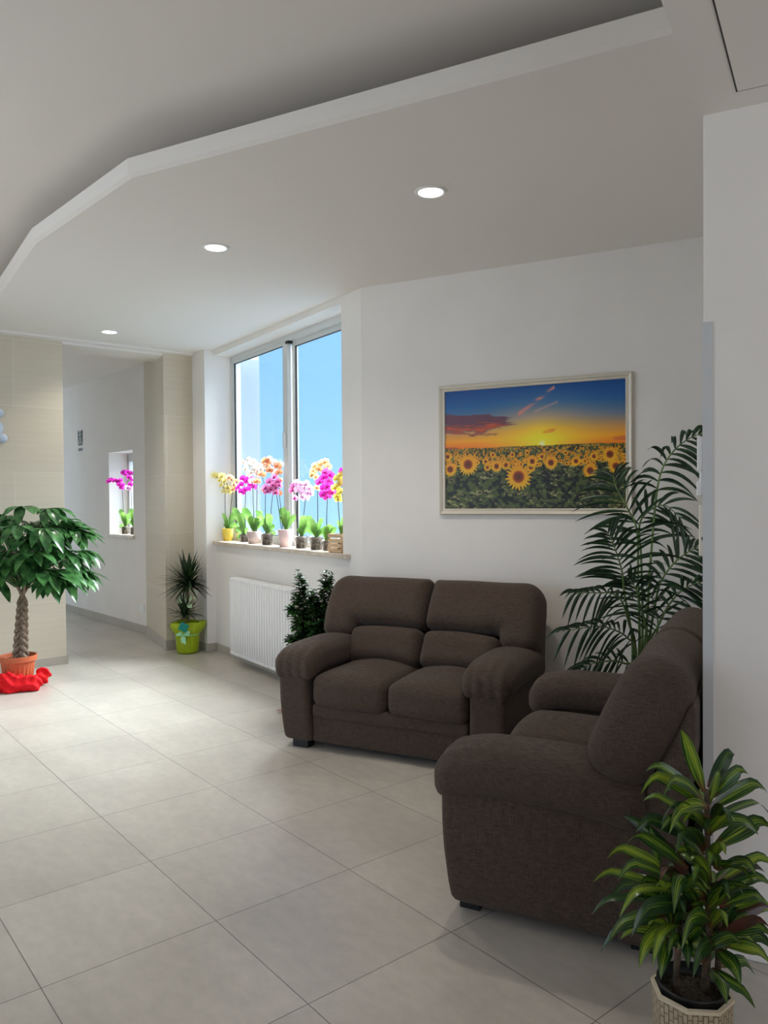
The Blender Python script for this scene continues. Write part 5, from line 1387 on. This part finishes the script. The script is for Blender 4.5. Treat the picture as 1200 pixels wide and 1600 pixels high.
p, d = g(510, 0.055); orchid('orchid with magenta and white flowers in a small clear pot beside the wooden crate', p, d, 'clear', 0.040, 0.088, [(-2, -22, 14), (8, -24, 13), (16, -18, 12), (6, -8, 10)],
    [(('pinkwhite', 'magenta'), [(511, 776), (506, 762), (500, 753), (506, 746), (513, 752), (516, 742), (509, 738), (518, 760), (514, 768), (505, 773), (520, 770), (512, 760)], 0)])

# wooden crate with its own orchid
CT0, CT1, CS0, CS1 = 2.285, 2.485, 0.0, 0.15
cc0 = wpt((CT0 + CT1) / 2, (CS0 + CS1) / 2, 1.1205)
cr_ = thing('wooden_crate', 'small slatted pale wooden crate at the right end of the sill', 'crate', tuple(cc0))
bpy.context.view_layer.update()
M['wood'] = noise_mix(mat('pale_pine', (0.56, 0.39, 0.23), 0.7), (0.46, 0.31, 0.17), (0.64, 0.46, 0.29), (6, 6, 60), detail=5)
for k in range(4):
    z0 = 1.124 + k * 0.037
    child_keep(MB().wbox(CT0, CT1, CS0, CS0 + 0.006, z0, z0 + 0.026).build('slat', M['wood']), cr_)
    child_keep(MB().wbox(CT0, CT0 + 0.006, CS0 + 0.006, CS1 - 0.006, z0, z0 + 0.026).build('slat', M['wood']), cr_)
    child_keep(MB().wbox(CT1 - 0.006, CT1, CS0 + 0.006, CS1 - 0.006, z0, z0 + 0.026).build('slat', M['wood']), cr_)
    child_keep(MB().wbox(CT0, CT1, CS1 - 0.006, CS1, z0, z0 + 0.026).build('slat', M['wood']), cr_)
for tt in (CT0 + 0.007, CT1 - 0.021):
    for ss in (CS0 + 0.007, CS1 - 0.021):
        child_keep(MB().wbox(tt, tt + 0.014, ss, ss + 0.014, 1.1205, 1.266).build('corner_post', M['wood']), cr_)
child_keep(MB().wbox(CT0 + 0.007, CT1 - 0.007, CS0 + 0.007, CS1 - 0.007, 1.1225, 1.1275).build('crate_bottom', M['wood']), cr_)
po = wpt(2.385, 0.075, 1.1285)
orchid('orchid with yellow-green flowers growing out of the wooden crate', po, po.y, 'clear', 0.046, 0.10, [(-8, -28, 9), (2, -34, 9), (6, -26, 9), (-4, -20, 8)],
    [('lime', [(527, 775), (524, 762), (530, 757), (534, 750), (528, 748), (533, 768), (529, 780), (533, 742)], -3), ('magenta', [(534, 755), (535, 740), (537, 736)], 3)])

# corridor niche
def niche_pot(a, s_): return cpt(a, s_, 1.1285)
q1 = niche_pot(0.79, 0.09)
orchid('magenta orchid leaning out of the corridor window niche, the left one', q1, q1.y, 'clear', 0.055, 0.10, [(-7, -26, 9), (-2, -22, 8), (5, -20, 9), (-10, 2, 7), (8, -10, 7)],
    [('magenta', [(190, 762), (187, 757), (192, 758), (184, 752), (179, 751), (174, 750), (188, 751), (170, 752)], -1)], 'orchids in the corridor niche')
q2 = niche_pot(0.53, 0.09)
orchid('magenta and pink orchid at the right edge of the corridor window niche', q2, q2.y, 'clear', 0.055, 0.10, [(-4, -28, 10), (4, -30, 10), (-6, -8, 8), (6, -12, 8)],
    [(('magenta', 'magenta', 'magenta', 'magenta', 'pink', 'pink'), [(204, 757), (202, 746), (196, 741), (193, 738), (203, 764), (200, 762), (205, 740), (200, 737), (206, 750)], -2)], 'orchids in the corridor niche')

# small dried leaf on the tiles beside the far sofa
dl = MB()
for (a, ln, z) in ((0.3, 0.05, 0.02), (1.1, 0.045, 0.03), (2.7, 0.05, 0.012)):
    droop_leaf(dl, (0, 0, 0.004), (math.cos(a + 2.2), math.sin(a + 2.2), z * 14), ln, 0.010, 0.3, 0.4, 6, 0.5, 0.2)
lf = dl.build('dried_leaf', mat('dried_leaf', (0.42, 0.20, 0.15), 0.7), smooth=True, loc=(-0.745, 5.50, 0.006))
tag(lf, 'small pinkish brown dried leaf on the floor beside the far sofa left arm', 'leaf')
